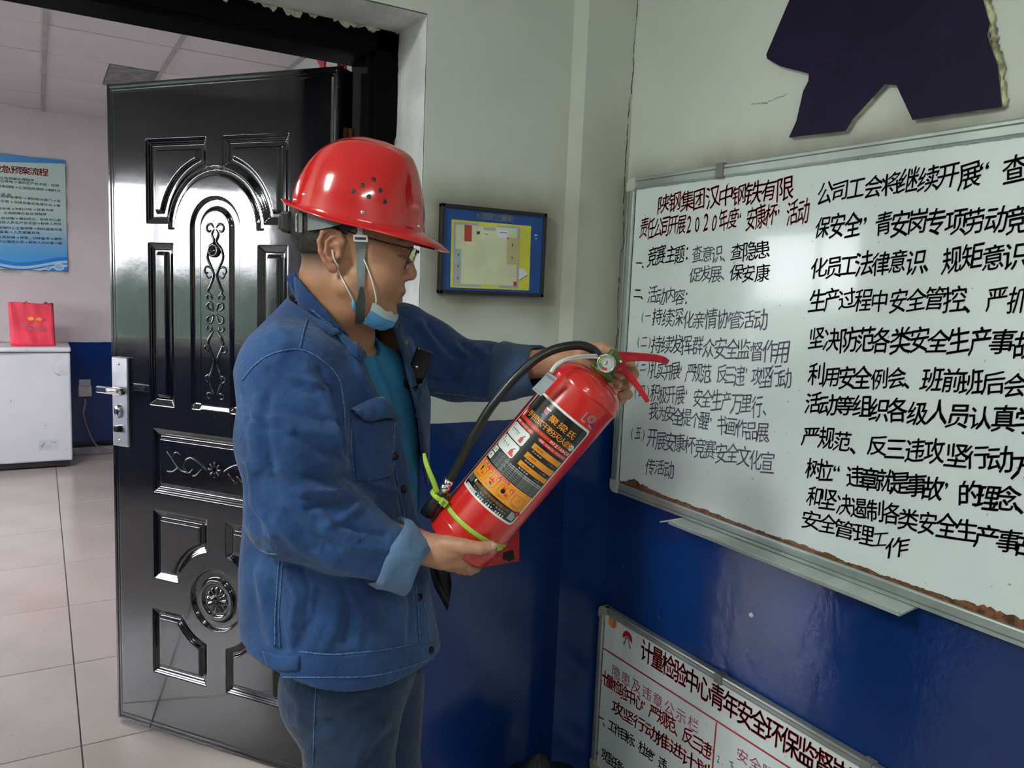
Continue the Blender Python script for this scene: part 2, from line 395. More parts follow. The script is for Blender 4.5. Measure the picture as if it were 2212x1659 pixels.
def sm(x): x = np.clip(x, 0, 1); return x*x*(3-2*x)
def sbox(s, z, a, b, c, d):
    qx = np.abs(s-(a+b)/2)-(b-a)/2; qz = np.abs(z-(c+d)/2)-(d-c)/2
    return np.minimum(np.maximum(qx, qz), 0)+np.hypot(np.maximum(qx, 0), np.maximum(qz, 0))
def door_h(s, z):
    z = z+.012; ar = np.hypot(s-S0, z-1.592)
    def groove(p, w=.030, dep=.010):   # terraces going down, then sharp rise to the raised field
        t = -p; h = np.zeros_like(p)
        for k in range(3): h -= dep/3*sm((t-.001-.0062*k)/.0035)
        return h+dep*1.1*sm((t-w)/.007)
    H = np.zeros_like(s)
    H += groove(np.maximum(sbox(s, z, .150, .378, 1.606, 1.848), .172-ar)) + groove(np.maximum(sbox(s, z, .436, .664, 1.606, 1.848), .172-ar))
    H += groove(sbox(s, z, .155, .253, 1.062, 1.548), .026) + groove(sbox(s, z, .561, .662, 1.062, 1.548), .026)
    arch = np.where(z > 1.592, ar, np.abs(s-S0))           # arch bands
    arch = np.maximum(arch, 0); low = sm((z-1.062)/.02)
    top = (z < 1.77) & (z > 1.04)
    H += np.where(z > 1.592, -.008*sm((.172-ar)/.004)*sm((ar-.150)/.004), 0)*1.0
    H += low*(-.009*sm((.090-arch)/.006)+.007*sm((.062-arch)/.010))*top
    H += groove(sbox(s, z, .165, .655, .790, .990), .024)
    cr = np.hypot(s-S0, z-.486)
    for (a, b, c_, d_) in ((.163, .376, .515, .735), (.446, .655, .515, .735), (.155, .374, .204, .418), (.447, .655, .204, .418)):
        H += groove(np.maximum(sbox(s, z, a, b, c_, d_), .148-cr), .024)
    H += -.006*sm((.150-cr)/.006)*sm((cr-.138)/.006)*0 - .010*sm((.095-cr)/.005)+.010*sm((.070-cr)/.008)-.006*sm((.052-cr)/.004)
    an = np.arctan2(z-.486, s-S0); H += .005*sm((.040-cr)/.004)*(.5+.5*np.cos(an*12))+.005*sm((.018-cr)/.005)
    for e_, w_ in ((.012, .002), (.020, .002)):             # pressed lines round the rim
        rim = np.minimum(np.minimum(s, DW-s), np.minimum(z-.012, DH-(z-.012))); H -= .0025*np.exp(-((rim-e_)/w_)**2)
    return H
gs = np.linspace(0, DW, 320); gz = np.linspace(0, DH, 740); G = np.meshgrid(gs, gz, indexing='ij'); Hh = door_h(G[0].copy(), G[1].copy())
V = np.stack([G[0], -Hh, G[1]], -1).reshape(-1, 3); i, j = np.meshgrid(np.arange(319), np.arange(739), indexing='ij'); k = i*740+j
Q = np.stack([k, k+740, k+741, k+1], -1).reshape(-1, 4)
lf = fastmesh('door_leaf', V, Q, M['leaf'], leaf)
box('door_core', (0, .0125, 0), (DW, DT, DH), M['frame'], leaf, bev=.002)
bm = bmesh.new()                      # returned edges that close the skin onto the core
for a, b in (((0, .0), (0, .013)), ((DW, .0), (DW, .013))):
    quad(bm, (a[0], 0, 0), (a[0], .013, 0), (a[0], .013, DH), (a[0], 0, DH))
quad(bm, (0, 0, DH), (DW, 0, DH), (DW, .013, DH), (0, .013, DH)); quad(bm, (0, 0, 0), (DW, 0, 0), (DW, .013, 0), (0, .013, 0))
bmobj('door_edge', bm, M['leaf'], leaf)
# scroll ornaments standing on the leaf
def dpt(s, z): return (s, -float(door_h(np.array([s]), np.array([z-.012]))[0]), z-.012)
def scroll(pts, r, name='scroll_ornament', mirror=True):
    for sg in ((1, -1) if mirror else (1,)):
        P = [dpt(S0+sg*p[0], p[1]) for p in pts]
        tube(name, P, [max(.0012, r*q) for q in np.interp(np.linspace(0, 1, len(P)), [0, .15, .8, 1], [.5, 1, 1, .6])], M['leaf'], leaf, n=7, sm=4)
def curl(cx, cz, r0, a0, a1, nn_=7): return [(cx+(r0*(1-.6*t))*math.cos(a0+(a1-a0)*t), cz+(r0*(1-.6*t))*math.sin(a0+(a1-a0)*t)) for t in np.linspace(0, 1, nn_)]
scroll([(.004, 1.590), (.012, 1.575), (.004, 1.555), (.022, 1.535), (.028, 1.51), (.016, 1.485), (.006, 1.46), (.018, 1.43), (.026, 1.415), (.014, 1.40)], .0042)
scroll(curl(.020, 1.592, .016, 3.0, -2.4), .0038)
scroll(curl(.030, 1.472, .014, 2.6, -2.2), .0035)
scroll([(.008, 1.46), (.026, 1.452), (.038, 1.468)], .003)
for a in range(4):                   # rosette
    aa = a*math.pi/2+math.pi/4; scroll([(.008*math.cos(aa), 1.352+.008*math.sin(aa)), (.030*math.cos(aa-.35), 1.352+.030*math.sin(aa-.35)), (.038*math.cos(aa), 1.352+.038*math.sin(aa)), (.030*math.cos(aa+.35), 1.352+.030*math.sin(aa+.35)), (.008*math.cos(aa+.1), 1.352+.008*math.sin(aa+.1))], .0036, mirror=False)
scroll(curl(.024, 1.396, .012, 3.6, -1.2), .0034); scroll(curl(.024, 1.308, .012, -3.6, 1.2), .0034)
scroll([(.006, 1.30), (.018, 1.285), (.028, 1.262), (.016, 1.235), (.006, 1.21), (.014, 1.18), (.024, 1.155), (.014, 1.13), (.006, 1.115)], .0042)
scroll(curl(.030, 1.245, .014, 2.4, -2.4), .0036); scroll(curl(.026, 1.158, .014, 2.8, -2.6), .0036); scroll(curl(.022, 1.108, .012, 2.8, -2.6), .0034)
for sx in (-1, 1):                   # leaf scrolls of the middle panel
    def hs(pts, r): tube('scroll_ornament', [dpt(S0+sx*p[0], p[1]) for p in pts], r, M['leaf'], leaf, n=7, sm=4)
    hs([(.03, .885), (.06, .905), (.095, .915), (.12, .89), (.10, .868), (.082, .882)], .0036); hs([(.10, .868), (.135, .875), (.165, .905), (.185, .925)], .0034)
    hs([(.14, .88), (.16, .865), (.185, .862)], .003); hs([(.05, .885), (.07, .865), (.085, .86)], .003); hs([(.165, .905), (.15, .925), (.13, .92)], .003)
for a in range(8):
    aa = a*math.pi/4; tube('scroll_ornament', [dpt(S0+.007*math.cos(aa), .89+.007*math.sin(aa)), dpt(S0+.024*math.cos(aa), .89+.024*math.sin(aa))], [.003, .005], M['leaf'], leaf, n=7, sm=3)
Mx = Matrix.Translation((.404, 0, 1.519)) @ Matrix.Rotation(math.pi/2, 4, 'X')
lathe('peephole', [(.0, .001), (.009, .001), (.0095, .004), (.017, .006), (.020, .004), (.021, -.003)], M['black_gloss'], leaf, 24, Mx)['label'] = 'round black peephole'
# lock plate with handle
lp = box('lock_plate', (.012, -.012, .909), (.078, .0, 1.187), M['steel'], leaf, bev=.003); lp['label'] = 'brushed steel lock plate'
hd = tube('door_handle', [(.045, -.012, 1.087), (.045, -.045, 1.087), (.052, -.052, 1.087), (.100, -.052, 1.088)], [(.009, .009), (.010, .010), (.009, .012), (.007, .012)], M['chrome'], lp, n=12, sm=3)
box('door_handle', (-.004, -.058, 1.078), (.098, -.044, 1.099), M['chrome'], lp, bev=.004)
for zz in (1.166, .928): lathe('screw', [(0, .002), (.003, .002), (.005, .0005), (.005, -.002)], M['chrome'], lp, 12, Matrix.Translation((.042, -.012, zz)) @ Matrix.Rotation(math.pi/2, 4, 'X'))
Mx = Matrix.Translation((.040, -.012, 1.020)) @ Matrix.Rotation(math.pi/2, 4, 'X') @ Matrix.Diagonal((1, 1.7, 1, 1))
lathe('lock_cylinder', [(0, .010), (.009, .010), (.012, .008), (.0125, 0)], M['chrome'], lp, 20, Mx)
box('keyhole', (.0385, -.0235, 1.012), (.0415, -.0215, 1.028), M['black'], lp)
box('thumb_latch', (.030, -.026, .955), (.048, -.012, .975), M['black_gloss'], lp, bev=.003)
M['brass'] = mat('old_brass', (.35, .19, .07), .35, .9, var=.4, vs=30)
for zz in (1.79, 1.0, .25):
    h = tube('hinge', [(DW+.006, .045, zz-.06), (DW+.006, .045, zz+.06)], .009, M['brass'], leaf, n=12)
    box('hinge', (DW-.0005, .020, zz-.06), (DW+.0025, .035, zz+.06), M['brass'], leaf)
# ------------------------------------------------------------------ writing and flat print on real surfaces
_gc = {}
def glyph(chx, bold=0.0):
    if (chx, bold) in _gc: return _gc[(chx, bold)]
    if bold:                         # heavier stroke: the same outline laid down three times, slightly shifted
        V0, F0 = glyph(chx); k = len(V0)
        if not k: return V0, F0
        sh = [(0, 0), (bold*1.7, bold*.5), (-bold*.3, -bold*1.6)]
        r = (np.concatenate([V0+np.array(d) for d in sh]), [tuple(j+i*k for j in f) for i in range(3) for f in F0]); _gc[(chx, bold)] = r; return r
    c = bpy.data.curves.new('g', 'FONT'); c.body = chx; c.size = 1; c.resolution_u = 2
    o = bpy.data.objects.new('g', c); COL.objects.link(o); dg = bpy.context.evaluated_depsgraph_get(); dg.update()
    me = bpy.data.meshes.new_from_object(o.evaluated_get(dg)); V = np.array([v.co[:2] for v in me.vertices]).reshape(-1, 2); Fc = [tuple(p.vertices) for p in me.polygons]
    bpy.data.objects.remove(o); bpy.data.curves.remove(c); bpy.data.meshes.remove(me); _gc[(chx, bold)] = (V, Fc); return V, Fc
_b = glyph('国')[0]; EMX = (_b[:, 0].min(), _b[:, 0].max()); EMY = (_b[:, 1].min(), _b[:, 1].max())
class Plane:                          # flat face: origin, right axis a, up axis b, outward normal
    def __init__(s, o, a, b): s.o = Vector(o); s.a = Vector(a).normalized(); s.b = Vector(b).normalized(); s.n = s.a.cross(s.b)
    def to2(s, u, v): p = Vector(hit(u, v, tuple(s.n), s.n.dot(s.o)))-s.o; return np.array([p.dot(s.a), p.dot(s.b)])
    def to3(s, a, b, l=0): return s.o+s.a*float(a)+s.b*float(b)+s.n*l
class Cyl:                            # printed wrap on a cylinder: a = arc length, b = along the axis
    def __init__(s, base, Z, X, R): s.o = Vector(base); s.Z = Vector(Z); s.X = Vector(X); s.Y = s.Z.cross(s.X); s.R = R
    def to2(s, u, v):
        k = Vector(ray(u, v)); o = Vector(CAM)-s.o; kx, ky = k.dot(s.X), k.dot(s.Y); ox, oy = o.dot(s.X), o.dot(s.Y)
        A = kx*kx+ky*ky; B = ox*kx+oy*ky; Cc = ox*ox+oy*oy-s.R**2; D = B*B-A*Cc
        t = (-B-math.sqrt(max(D, 0)))/A; p = o+k*t; ang = math.atan2(p.dot(s.X), -p.dot(s.Y)); return np.array([ang*s.R, p.dot(s.Z)])
    def to3(s, a, b, l=0):
        an = a/s.R; r = s.R+l; return s.X*(r*math.sin(an))-s.Y*(r*math.cos(an))+s.Z*float(b)   # relative to base, in world axes
def textline(S, txt, p0, p1, h, m, parent=None, lift=.0006, bold=0.0, hand=0.0, name='handwriting', ws=.96, slant=0, inv=None, px=True, col=None):
    a0 = S.to2(*p0) if px else np.array(p0); a1 = S.to2(*p1) if px else np.array(p1); n_ = len(txt)
    V = []; Fc = []; st = (a1-a0)/max(n_-1, 1); L_ = np.linalg.norm(st) or h; ex = st/L_ if np.linalg.norm(st) else np.array([1., 0]); ey = np.array([-ex[1], ex[0]]); ey = ey+ex*slant
    if hand: ey = np.array([0, 1.0])+ex*(slant); ex = ex/np.linalg.norm(ex)
    w = min(L_*ws, h*1.25) if n_ > 1 else h
    for i, c in enumerate(txt):
        if c == ' ': continue
        G, Fg = glyph(c, bold)
        if not len(G): continue
        q = (G-[ (EMX[0]+EMX[1])/2, (EMY[0]+EMY[1])/2 ])/[EMX[1]-EMX[0], EMY[1]-EMY[0]]
        if ord(c) < 256 and c not in '“”':   # latin glyphs are centred on their own box
            q[:, 0] -= (q[:, 0].min()+q[:, 0].max())/2
        jr = lambda s_: (random.random()-.5)*s_*hand
        sc_ = 1+jr(.25); th = jr(.20)+.03*hand; sh = jr(.3)+.12*hand; x = q[:, 0]*w*sc_+q[:, 1]*h*sh*.5; y = q[:, 1]*h*(1+jr(.25))
        if hand: x = x+.03*w*np.sin(q[:, 1]*5+i)*hand; y = y+.10*h*q[:, 0]*hand
        ce = a0+st*i+np.array([jr(.12)*w, jr(.18)*h]); k = len(V)
        X = ce[0]+ex[0]*(x*math.cos(th)-y*math.sin(th))+ey[0]*(x*math.sin(th)+y*math.cos(th))
        Y = ce[1]+ex[1]*(x*math.cos(th)-y*math.sin(th))+ey[1]*(x*math.sin(th)+y*math.cos(th))
        for a, b in zip(X, Y): V.append(S.to3(a, b, lift))
        Fc += [tuple(k+j for j in f) for f in Fg]
    if inv is not None: V = [inv @ v for v in V]
    return mesh(name, V, Fc, m, parent)
def flat(S, P, m, name, parent=None, lift=.0004, px=True, inv=None, nu=1):     # polygon (nu>1: 4 corners gridded)
    P = [S.to2(*p) if px else np.array(p, float) for p in P]
    if nu > 1:
        V = [S.to3(*(P[0]*(1-i/nu)+P[1]*(i/nu)), lift) for i in range(nu+1)]+[S.to3(*(P[3]*(1-i/nu)+P[2]*(i/nu)), lift) for i in range(nu+1)]
        Fc = [(i, i+1, nu+2+i, nu+1+i) for i in range(nu)]
    else: V = [S.to3(a, b, lift) for a, b in P]; Fc = [tuple(range(len(P)))]
    if inv is not None: V = [inv @ v for v in V]
    return mesh(name, V, Fc, m, parent)
def disc(S, c, r, m, name, parent=None, lift=.0006, n=24, px=True, sy=1, inv=None, r0=0, a0=0, a1=2*math.pi):
    c = S.to2(*c) if px else np.array(c, float); V = []; Fc = []
    for i in range(n+1):
        a = a0+(a1-a0)*i/n
        for q in (r0, r): V.append(S.to3(c[0]+q*math.cos(a), c[1]+q*sy*math.sin(a), lift))
    for i in range(n): Fc.append((2*i, 2*i+1, 2*i+3, 2*i+2))
    if inv is not None: V = [inv @ v for v in V]
    return mesh(name, V, Fc, m, parent)
def inv_of(o): bpy.context.view_layer.update(); return o.matrix_world.inverted()

# ------------------------------------------------------------------ the big whiteboard
def board(label, bx, ys, zs, fw, top_clips, bottom_clips, seed, cap):
    """frame of rails and corner caps round a panel; board faces -x; ys=(far,near), zs=(low,high)"""
    y1, y0 = ys; zl, zh = zs
    B = empty('whiteboard', (WXR, (y0+y1)/2, zl), label=label, cat='whiteboard'); iv = inv_of(B)
    o = Vector((WXR, (y0+y1)/2, zl))
    def bb(name, a, b, m, bev=.002, par=B): return box(name, Vector(a)-o, Vector(b)-o, m, par, bev)
    pm = N('board_enamel_'+cap); zz = pm.xyz()[2]; yy = pm.xyz()[1]
    sm_ = pm.ramp(pm.noise(5, 5, .65), .5, .85); c = pm.mix(pm.ma('MULTIPLY', sm_, .22), (.66, .72, .72), (.38, .42, .44))
    sp_ = pm.ramp(pm.noise(75, 3), .70, .74); c = pm.mix(pm.ma('MULTIPLY', sp_, .6), c, (.10, .10, .13))
    ed = pm.ma('ADD', pm.ma('SUBTRACT', zz, .030), pm.ma('MULTIPLY', pm.noise(22, 5, .7), -.022))
    c = pm.mix(pm.ma('MULTIPLY', pm.ma('LESS_THAN', ed, -.0035), 1.0 if cap == 'big' else .0), c, (.16, .07, .035))
    pm.set(col=c, rough=pm.ma('MULTIPLY_ADD', pm.noise(3, 3), .10, .07), coat=.4, croughness=.04); pm.bump(pm.noise(5, 3), .08, .004)
    bb('panel', (bx, y0+.004, zl+.004), (WXR-.003, y1-.004, zh-.004), pm.m, .001)
    t = bx-.008
    am = M['alu'] if cap == 'big' else M['alu_dark']
    for nm, a, b in (('rail', (t, y0+.02, zh-fw), (WXR-.001, y1-.02, zh)), ('rail', (t, y0+.02, zl), (WXR-.001, y1-.02, zl+fw)),
                     ('rail', (t, y1-fw, zl+.02), (WXR-.001, y1, zh-.02)), ('rail', (t, y0, zl+.02), (WXR-.001, y0+fw, zh-.02))):
        r = bb(nm, a, b, am, .004)
    for za, zb in ((zh-fw*.40, zh-fw*.30), (zl+fw*.30, zl+fw*.40)): bb('rail_groove', (t-.0004, y0+.03, za), (t+.001, y1-.03, zb), M['groove'], 0)
    bb('rail_groove', (t-.0004, y1-fw*.42, zl+.03), (t+.001, y1-fw*.33, zh-.03), M['groove'], 0)
    for yc in (y0, y1):
        for zc in (zl, zh):
            sy, sz = (1 if yc == y0 else -1), (1 if zc == zl else -1)
            bm = bmesh.new(); R = .018; pts = []
            q = lambda a, b: (yc+sy*a, zc+sz*b)
            L_ = .036; out = [q(R+R*math.cos(math.pi+i*math.pi/2/6), R-R*math.sin(i*math.pi/2/6)) for i in range(7)]
            pts = out+[q(L_, 0), q(L_, fw+.001), q(fw+.003, fw+.003), q(fw+.001, L_), q(0, L_)]
            vs = [bm.verts.new(Vector((t-.003, *p))-o) for p in pts]; f = bm.faces.new(vs); bmesh.ops.recalc_face_normals(bm, faces=[f])
            r = bmesh.ops.extrude_face_region(bm, geom=[f]); bmesh.ops.translate(bm, vec=Vector((WXR-t+.002, 0, 0)), verts=[v for v in r['geom'] if isinstance(v, bmesh.types.BMVert)])
            bmesh.ops.recalc_face_normals(bm, faces=bm.faces[:]); bmesh.ops.bevel(bm, geom=bm.edges[:], offset=.0012, segments=2, affect='EDGES')
            bmobj('corner_cap', bm, M['cap_'+cap], B)
    for yc in top_clips: bb('clip', (t-.004, yc-.012, zh-fw-.002), (WXR-.001, yc+.012, zh+.003), M['clip'], .002)
    V = []; Fc = []; i = 0                                       # black sealant line and flaking along the inner edge
    def strip(P0, P1, w, jit, n_, m, name='sealant'):
        V = []; Fc = []
        for i in range(n_+1):
            p = Vector(P0).lerp(Vector(P1), i/n_); dv = (Vector(P1)-Vector(P0)).normalized(); up = Vector((0, -dv.z, dv.y)); k = (.3+random.random())*jit
            V += [p-up*w-o, p+up*(w*.2+k)-o]
        for i in range(n_): Fc.append((2*i, 2*i+2, 2*i+3, 2*i+1))
        mesh(name, V, Fc, m, B)
    xx = bx-.0007
    strip((xx, y0+fw, zh-fw-.001), (xx, y1-fw, zh-fw-.001), .001, -.0016, 300, M['black'])
    strip((xx, y1-fw-.001, zl+fw), (xx, y1-fw-.001, zh-fw), .001, .0012, 200, M['black'])
    if cap == 'big':
        V = []; Fc = []; y_ = y1-fw
        h_ = .004
        for i in range(420):
            ya = y1-fw-(y1-y0-2*fw)*i/420; tt = i/420
            env = .003+.009*max(0, math.sin(tt*math.pi*1.0))*max(0, math.sin(tt*17))**2+.012*math.exp(-((tt-.03)/.02)**2)
            h_ = max(.001, h_*.8+.2*random.random()*env*3); V += [Vector((xx-.0004, ya, zl+fw-.001))-o, Vector((xx-.0004, ya, zl+fw+h_))-o]
        for i in range(419): Fc.append((2*i, 2*i+2, 2*i+3, 2*i+1))
        mesh('rust_flakes', V, Fc, M['rust'], B)['label'] = 'brown flaking rust along the lower edge'
    return B, Plane((bx, 0, 0), (0, -1, 0), (0, 0, 1)), iv
M['alu_dark'] = mat('dull_aluminium', (.34, .35, .34), .38, .6); M['groove'] = mat('rail_groove', (.12, .135, .13), .6)
M['cap_big'] = mat('grey_corner_cap', (.42, .45, .42), .45); M['cap_small'] = mat('grimy_corner_cap', (.30, .29, .25), .5); M['clip'] = mat('grey_clip', (.16, .16, .15), .5)
Z1 = Plane((WXR, 0, 0), (0, -1, 0), (0, 0, 1))
tl = hit(1369, 388, (1, 0, 0), WXR); bl = hit(1329, 1055, (1, 0, 0), WXR); cl = hit(1570, 362, (1, 0, 0), WXR)
BX = WXR-.014
B1, P1, iv1 = board('large wall whiteboard with aluminium frame covered in red and black handwriting', BX, (tl[1], -.62), (bl[2]-.003, tl[2]), .030, [cl[1], cl[1]-.9], [], 1, 'big')
def hw(txt, p0, p1, hpx, m='ink', bold=0, hand=.8, **k):
    a = P1.to2(*p0); b = P1.to2(p0[0], p0[1]-hpx); return textline(P1, txt, p0, p1, abs(b[1]-a[1]), M[m], B1, inv=iv1, hand=hand, bold=bold, lift=.0008, **k)
hw('陕钢集团汉中钢铁有限', (1434, 440), (1695, 410), 40, 'inkred', .007); hw('责任公司开展2020年度“安康杯”活动', (1392, 493), (1735, 461), 40, 'inkred', .007)
hw('一、', (1381, 568), (1394, 570), 20, 'ink', .02); hw('竞赛主题：', (1409, 555), (1490, 546), 37, 'ink', .004); hw('查意识、', (1506, 551), (1571, 546), 34, 'ink2'); hw('查隐患', (1592, 543), (1646, 543), 36, 'ink2', .004)
hw('促发展、', (1502, 593), (1570, 591), 32, 'ink2'); hw('保安康', (1590, 591), (1647, 589), 34, 'ink2', .004)
hw('二、', (1377, 634), (1391, 637), 20, 'ink', .02); hw('活动内容：', (1409, 639), (1490, 640), 33, 'ink2')
hw('(一)', (1388, 684), (1412, 684), 22, 'ink2'); hw('持续深化亲情协管活动', (1421, 687), (1643, 695), 36, 'ink2')
hw('(二)', (1380, 737), (1404, 738), 24, 'ink2'); hw('持续发挥群众安全监督作用', (1419, 744), (1692, 761), 38, 'ink2')
hw('(三)', (1378, 790), (1402, 791), 26, 'ink2'); hw('扎实开展“严规范、反三违”攻坚行动', (1414, 801), (1697, 816), 36, 'ink2', ws=1.1)
hw('(四)', (1374, 844), (1400, 845), 28, 'ink2'); hw('积极开展“安全生产万里行、', (1415, 850), (1660, 880), 38, 'ink2')
hw('我为安全提个醒”书画作品展、', (1413, 890), (1670, 938), 34, 'ink2', ws=1.05)
hw('(五)', (1366, 934), (1391, 936), 26, 'ink2'); hw('开展安康杯竞赛安全文化宣', (1409, 948), (1659, 999), 38, 'ink2'); hw('传活动', (1405, 1008), (1446, 1016), 34, 'ink2')
hw('公司工会将继续开展“查', (1782, 416), (2190, 366), 44, 'ink', .008); hw('保安全”青安岗专项劳动竞赛', (1778, 491), (2246, 470), 46, 'ink', .012)
hw('化员工法律意识、规矩意识和', (1770, 578), (2243, 549), 44, 'ink', .010); hw('生产过程中安全管控、严抓', (1765, 650), (2204, 647), 44, 'ink', .008)
hw('坚决防范各类安全生产事故', (1765, 731), (2217, 744), 46, 'ink', .012); hw('利用安全例会、班前班后会、', (1765, 811), (2243, 836), 42, 'ink', .012)
hw('活动等组织各级人员认真学', (1756, 872), (2221, 910), 42, 'ink', .014); hw('严规范、反三违攻坚行动方', (1752, 945), (2214, 1003), 42, 'ink', .012)
hw('树立“违章就是事故”的理念、', (1758, 1015), (2222, 1087), 42, 'ink', .014, ws=1.05); hw('和坚决遏制各类安全生产事故', (1759, 1075), (2226, 1180), 42, 'ink', .012)
hw('安全管理', (1751, 1124), (1866, 1154), 38, 'ink', .008); hw('工', (1900, 1168), (1901, 1168), 38, 'inkgrey', .015); hw('作', (1938, 1183), (1939, 1183), 46, 'ink', .008)
# eraser tray clipped under the lower rail
ta, tb = hit(1468, 1117, (1, 0, 0), WXR-.03), hit(1972, 1290, (1, 0, 0), WXR-.03)
tz = (bl[2]-.003)
tr = empty('marker_tray', (WXR, ta[1], tz), label='long thin aluminium marker tray hanging under the large whiteboard', cat='tray')
V = []; Fc = []
prof = [(-.004, .004), (-.026, .001), (-.064, -.004), (-.070, .003), (-.0715, .002), (-.066, -.008), (-.026, -.003), (-.004, -.001)]
for yy in (0, tb[1]-ta[1]):
    for px_, pz in prof: V.append((px_, yy, pz-.003))
k = len(prof)
for i in range(k): Fc.append((i, (i+1) % k, k+(i+1) % k, k+i))
Fc += [tuple(range(k)), tuple(range(2*k-1, k-1, -1))]
mesh('tray', V, Fc, mat('tray_aluminium', (.55, .6, .58), .35, .4), tr); mesh('tray_end', [(-.02, -.001, -.006), (-.085, .012, -.008), (-.085, .012, -.005), (-.02, -.001, .0), (-.02, .012, -.004)], [(0, 1, 2, 3), (0, 1, 4), (3, 2, 4)], M['white_pl'], tr)

# ------------------------------------------------------------------ lower whiteboard, standing on the floor against the wall
t2 = hit(1307, 1302, (1, 0, 0), WXR)
B2, P2, iv2 = board('lower whiteboard with red printed title and grimy frame, partly cut by the photo edge', BX, (t2[1], -.25), (-.0+.02, t2[2]), .020, [hit(1567, 1444, (1, 0, 0), WXR)[1], hit(1888, 1628, (1, 0, 0), WXR)[1]], [], 2, 'small')
def hw2(txt, p0, p1, hpx, m='ink', bold=0, hand=.5, **k):
    a = P2.to2(*p0); b = P2.to2(p0[0], p0[1]-hpx); return textline(P2, txt, p0, p1, abs(b[1]-a[1]), M[m], B2, inv=iv2, hand=hand, bold=bold, lift=.0008, **k)
M['magenta'] = mat('magenta_print', (.30, .03, .10), .4)
hw2('计量检验中心青年安全环保监督岗', (1397, 1409), (1818, 1676), 46, 'darkred', .018, 0.001, name='printed_title')
def line2(S, p, q, w, m, name, par, iv, lift=.0009):
    a, b = S.to2(*p), S.to2(*q); d = (b-a)/np.linalg.norm(b-a)*1.0; nrm = np.array([-d[1], d[0]])*w/2
    return flat(S, [a-nrm, b-nrm, b+nrm, a+nrm], m, name, par, lift, px=False, inv=iv)
line2(P2, (1302, 1399), (1760, 1693), .0045, M['darkred'], 'printed_rule', B2, iv2); line2(P2, (1548, 1560), (1534, 1720), .0045, M['darkred'], 'printed_rule', B2, iv2)
hw2('隐患及违章公示栏', (1331, 1453), (1498, 1565), 26, 'magenta', .0, .001, ws=.75, name='printed_heading'); hw2('安全隐患', (1604, 1634), (1690, 1690), 28, 'magenta', 0, .001, ws=.8, name='printed_heading')
hw2('计量检验中心“严规范、反三违”', (1303, 1463), (1545, 1632), 30, 'inkred', .018, .6, ws=1.05); hw2('攻坚行动推进计划', (1334, 1532), (1517, 1659), 28, 'inkred', .018, .6)
hw2('一、工作目标：杜绝“违', (1297, 1550), (1432, 1650), 24, 'ink', .014, .6, ws=1.1); hw2('二、攻坚任务：', (1285, 1612), (1350, 1665), 24, 'ink', .014, .6, ws=1.1); hw2('2. 下', (1552, 1638), (1580, 1655), 20, 'ink', 0, .6)
M['orange'] = mat('orange_sticker', (.62, .22, .07), .5); M['paperw'] = mat('white_paper', (.62, .64, .64), .6)
disc(P2, (1322, 1344), .0155, M['orange'], 'round_sticker', B2, .0010, inv=iv2); disc(P2, (1325, 1345), .0155, mat('orange_sticker_dark', (.5, .13, .05), .5), 'round_sticker', B2, .0012, inv=iv2, a0=-math.pi/2, a1=math.pi/2)
flat(P2, [(1331, 1340), (1388, 1378), (1378, 1446), (1324, 1408)], M['paperw'], 'logo_paper', B2, .0009, inv=iv2)
c2 = P2.to2(1356, 1380)
disc(P2, c2, .0215, M['darkred'], 'fan_logo', B2, .0012, px=False, inv=iv2, a0=-.35, a1=math.pi+.35, sy=1.05)
for k in range(5):
    a = -math.pi/2+(k-2)*.42; d_ = np.array([math.cos(a), math.sin(a)]); n_ = np.array([-d_[1], d_[0]]); s_ = c2+np.array([0, .010])
    flat(P2, [s_, s_+d_*.036-n_*.0035, s_+d_*.036+n_*.0035], M['paperw'] if k % 2 == 0 else mat('grey_print', (.12, .12, .13), .5), 'fan_logo', B2, .0014+k*.0001, px=False, inv=iv2)
hw2('汉中钢铁有限公司', (1329, 1405), (1375, 1436), 7, 'inkgrey', 0, .001, name='printed_caption')

# ------------------------------------------------------------------ purple foam board shape high on the right wall
def slab(S, pxs, t, m, ms, name, par, iv, back):
    P = [S.to2(*p) for p in pxs]; bm = bmesh.new(); f = [bm.verts.new(iv @ S.to3(a, b, 0)) for a, b in P]; g = [bm.verts.new(iv @ S.to3(a, b, -t)) for a, b in P]
    fc = bm.faces.new(f); fb = bm.faces.new(g[::-1]); fb.material_index = 1
    for i in range(len(f)):
        q = bm.faces.new((f[i], g[i], g[(i+1) % len(f)], f[(i+1) % len(f)])); q.material_index = 1
    bmesh.ops.recalc_face_normals(bm, faces=bm.faces[:]); return bmobj(name, bm, [m, ms], par)
SP = Plane((WXR-.014, 0, 0), (0, -1, 0), (0, 0, 1))
pc = empty('wall_decoration', hit(1705, 298, (1, 0, 0), WXR), label='dark purple angular foam board cut-out above the large whiteboard', cat='wall decoration'); ivp = inv_of(pc)
M['purple'] = mat('dark_purple_film', (.013, .008, .030), .3, bs=4, bst=.1, spec=.15); M['foamedge'] = mat('foam_edge', (.36, .34, .27), .8, var=.4, vs=30)
pp = [(1705, -130), (1725, -60), (1705, 0), (1655, 118), (1657, 127), (1685, 143), (1747, 159), (1746, 175), (1735, 196), (1720, 262), (1704, 297), (1827, 283), (1842, 258), (1912, 182), (1936, 184), (1971, 259), (2165, 231), (2155, 140), (2135, 84), (2133, 76), (2138, 52), (2124, 0), (2120, -60), (2050, -150), (1880, -100)]
slab(SP, pp, .012, M['purple'], M['foamedge'], 'cut_out', pc, ivp, 0)
V = []; Fc = []                       # glue squeezed out along the right edge
edge = [(2168, 232), (2165, 190), (2160, 140), (2152, 110), (2146, 84), (2143, 50), (2132, 10), (2126, -40)]
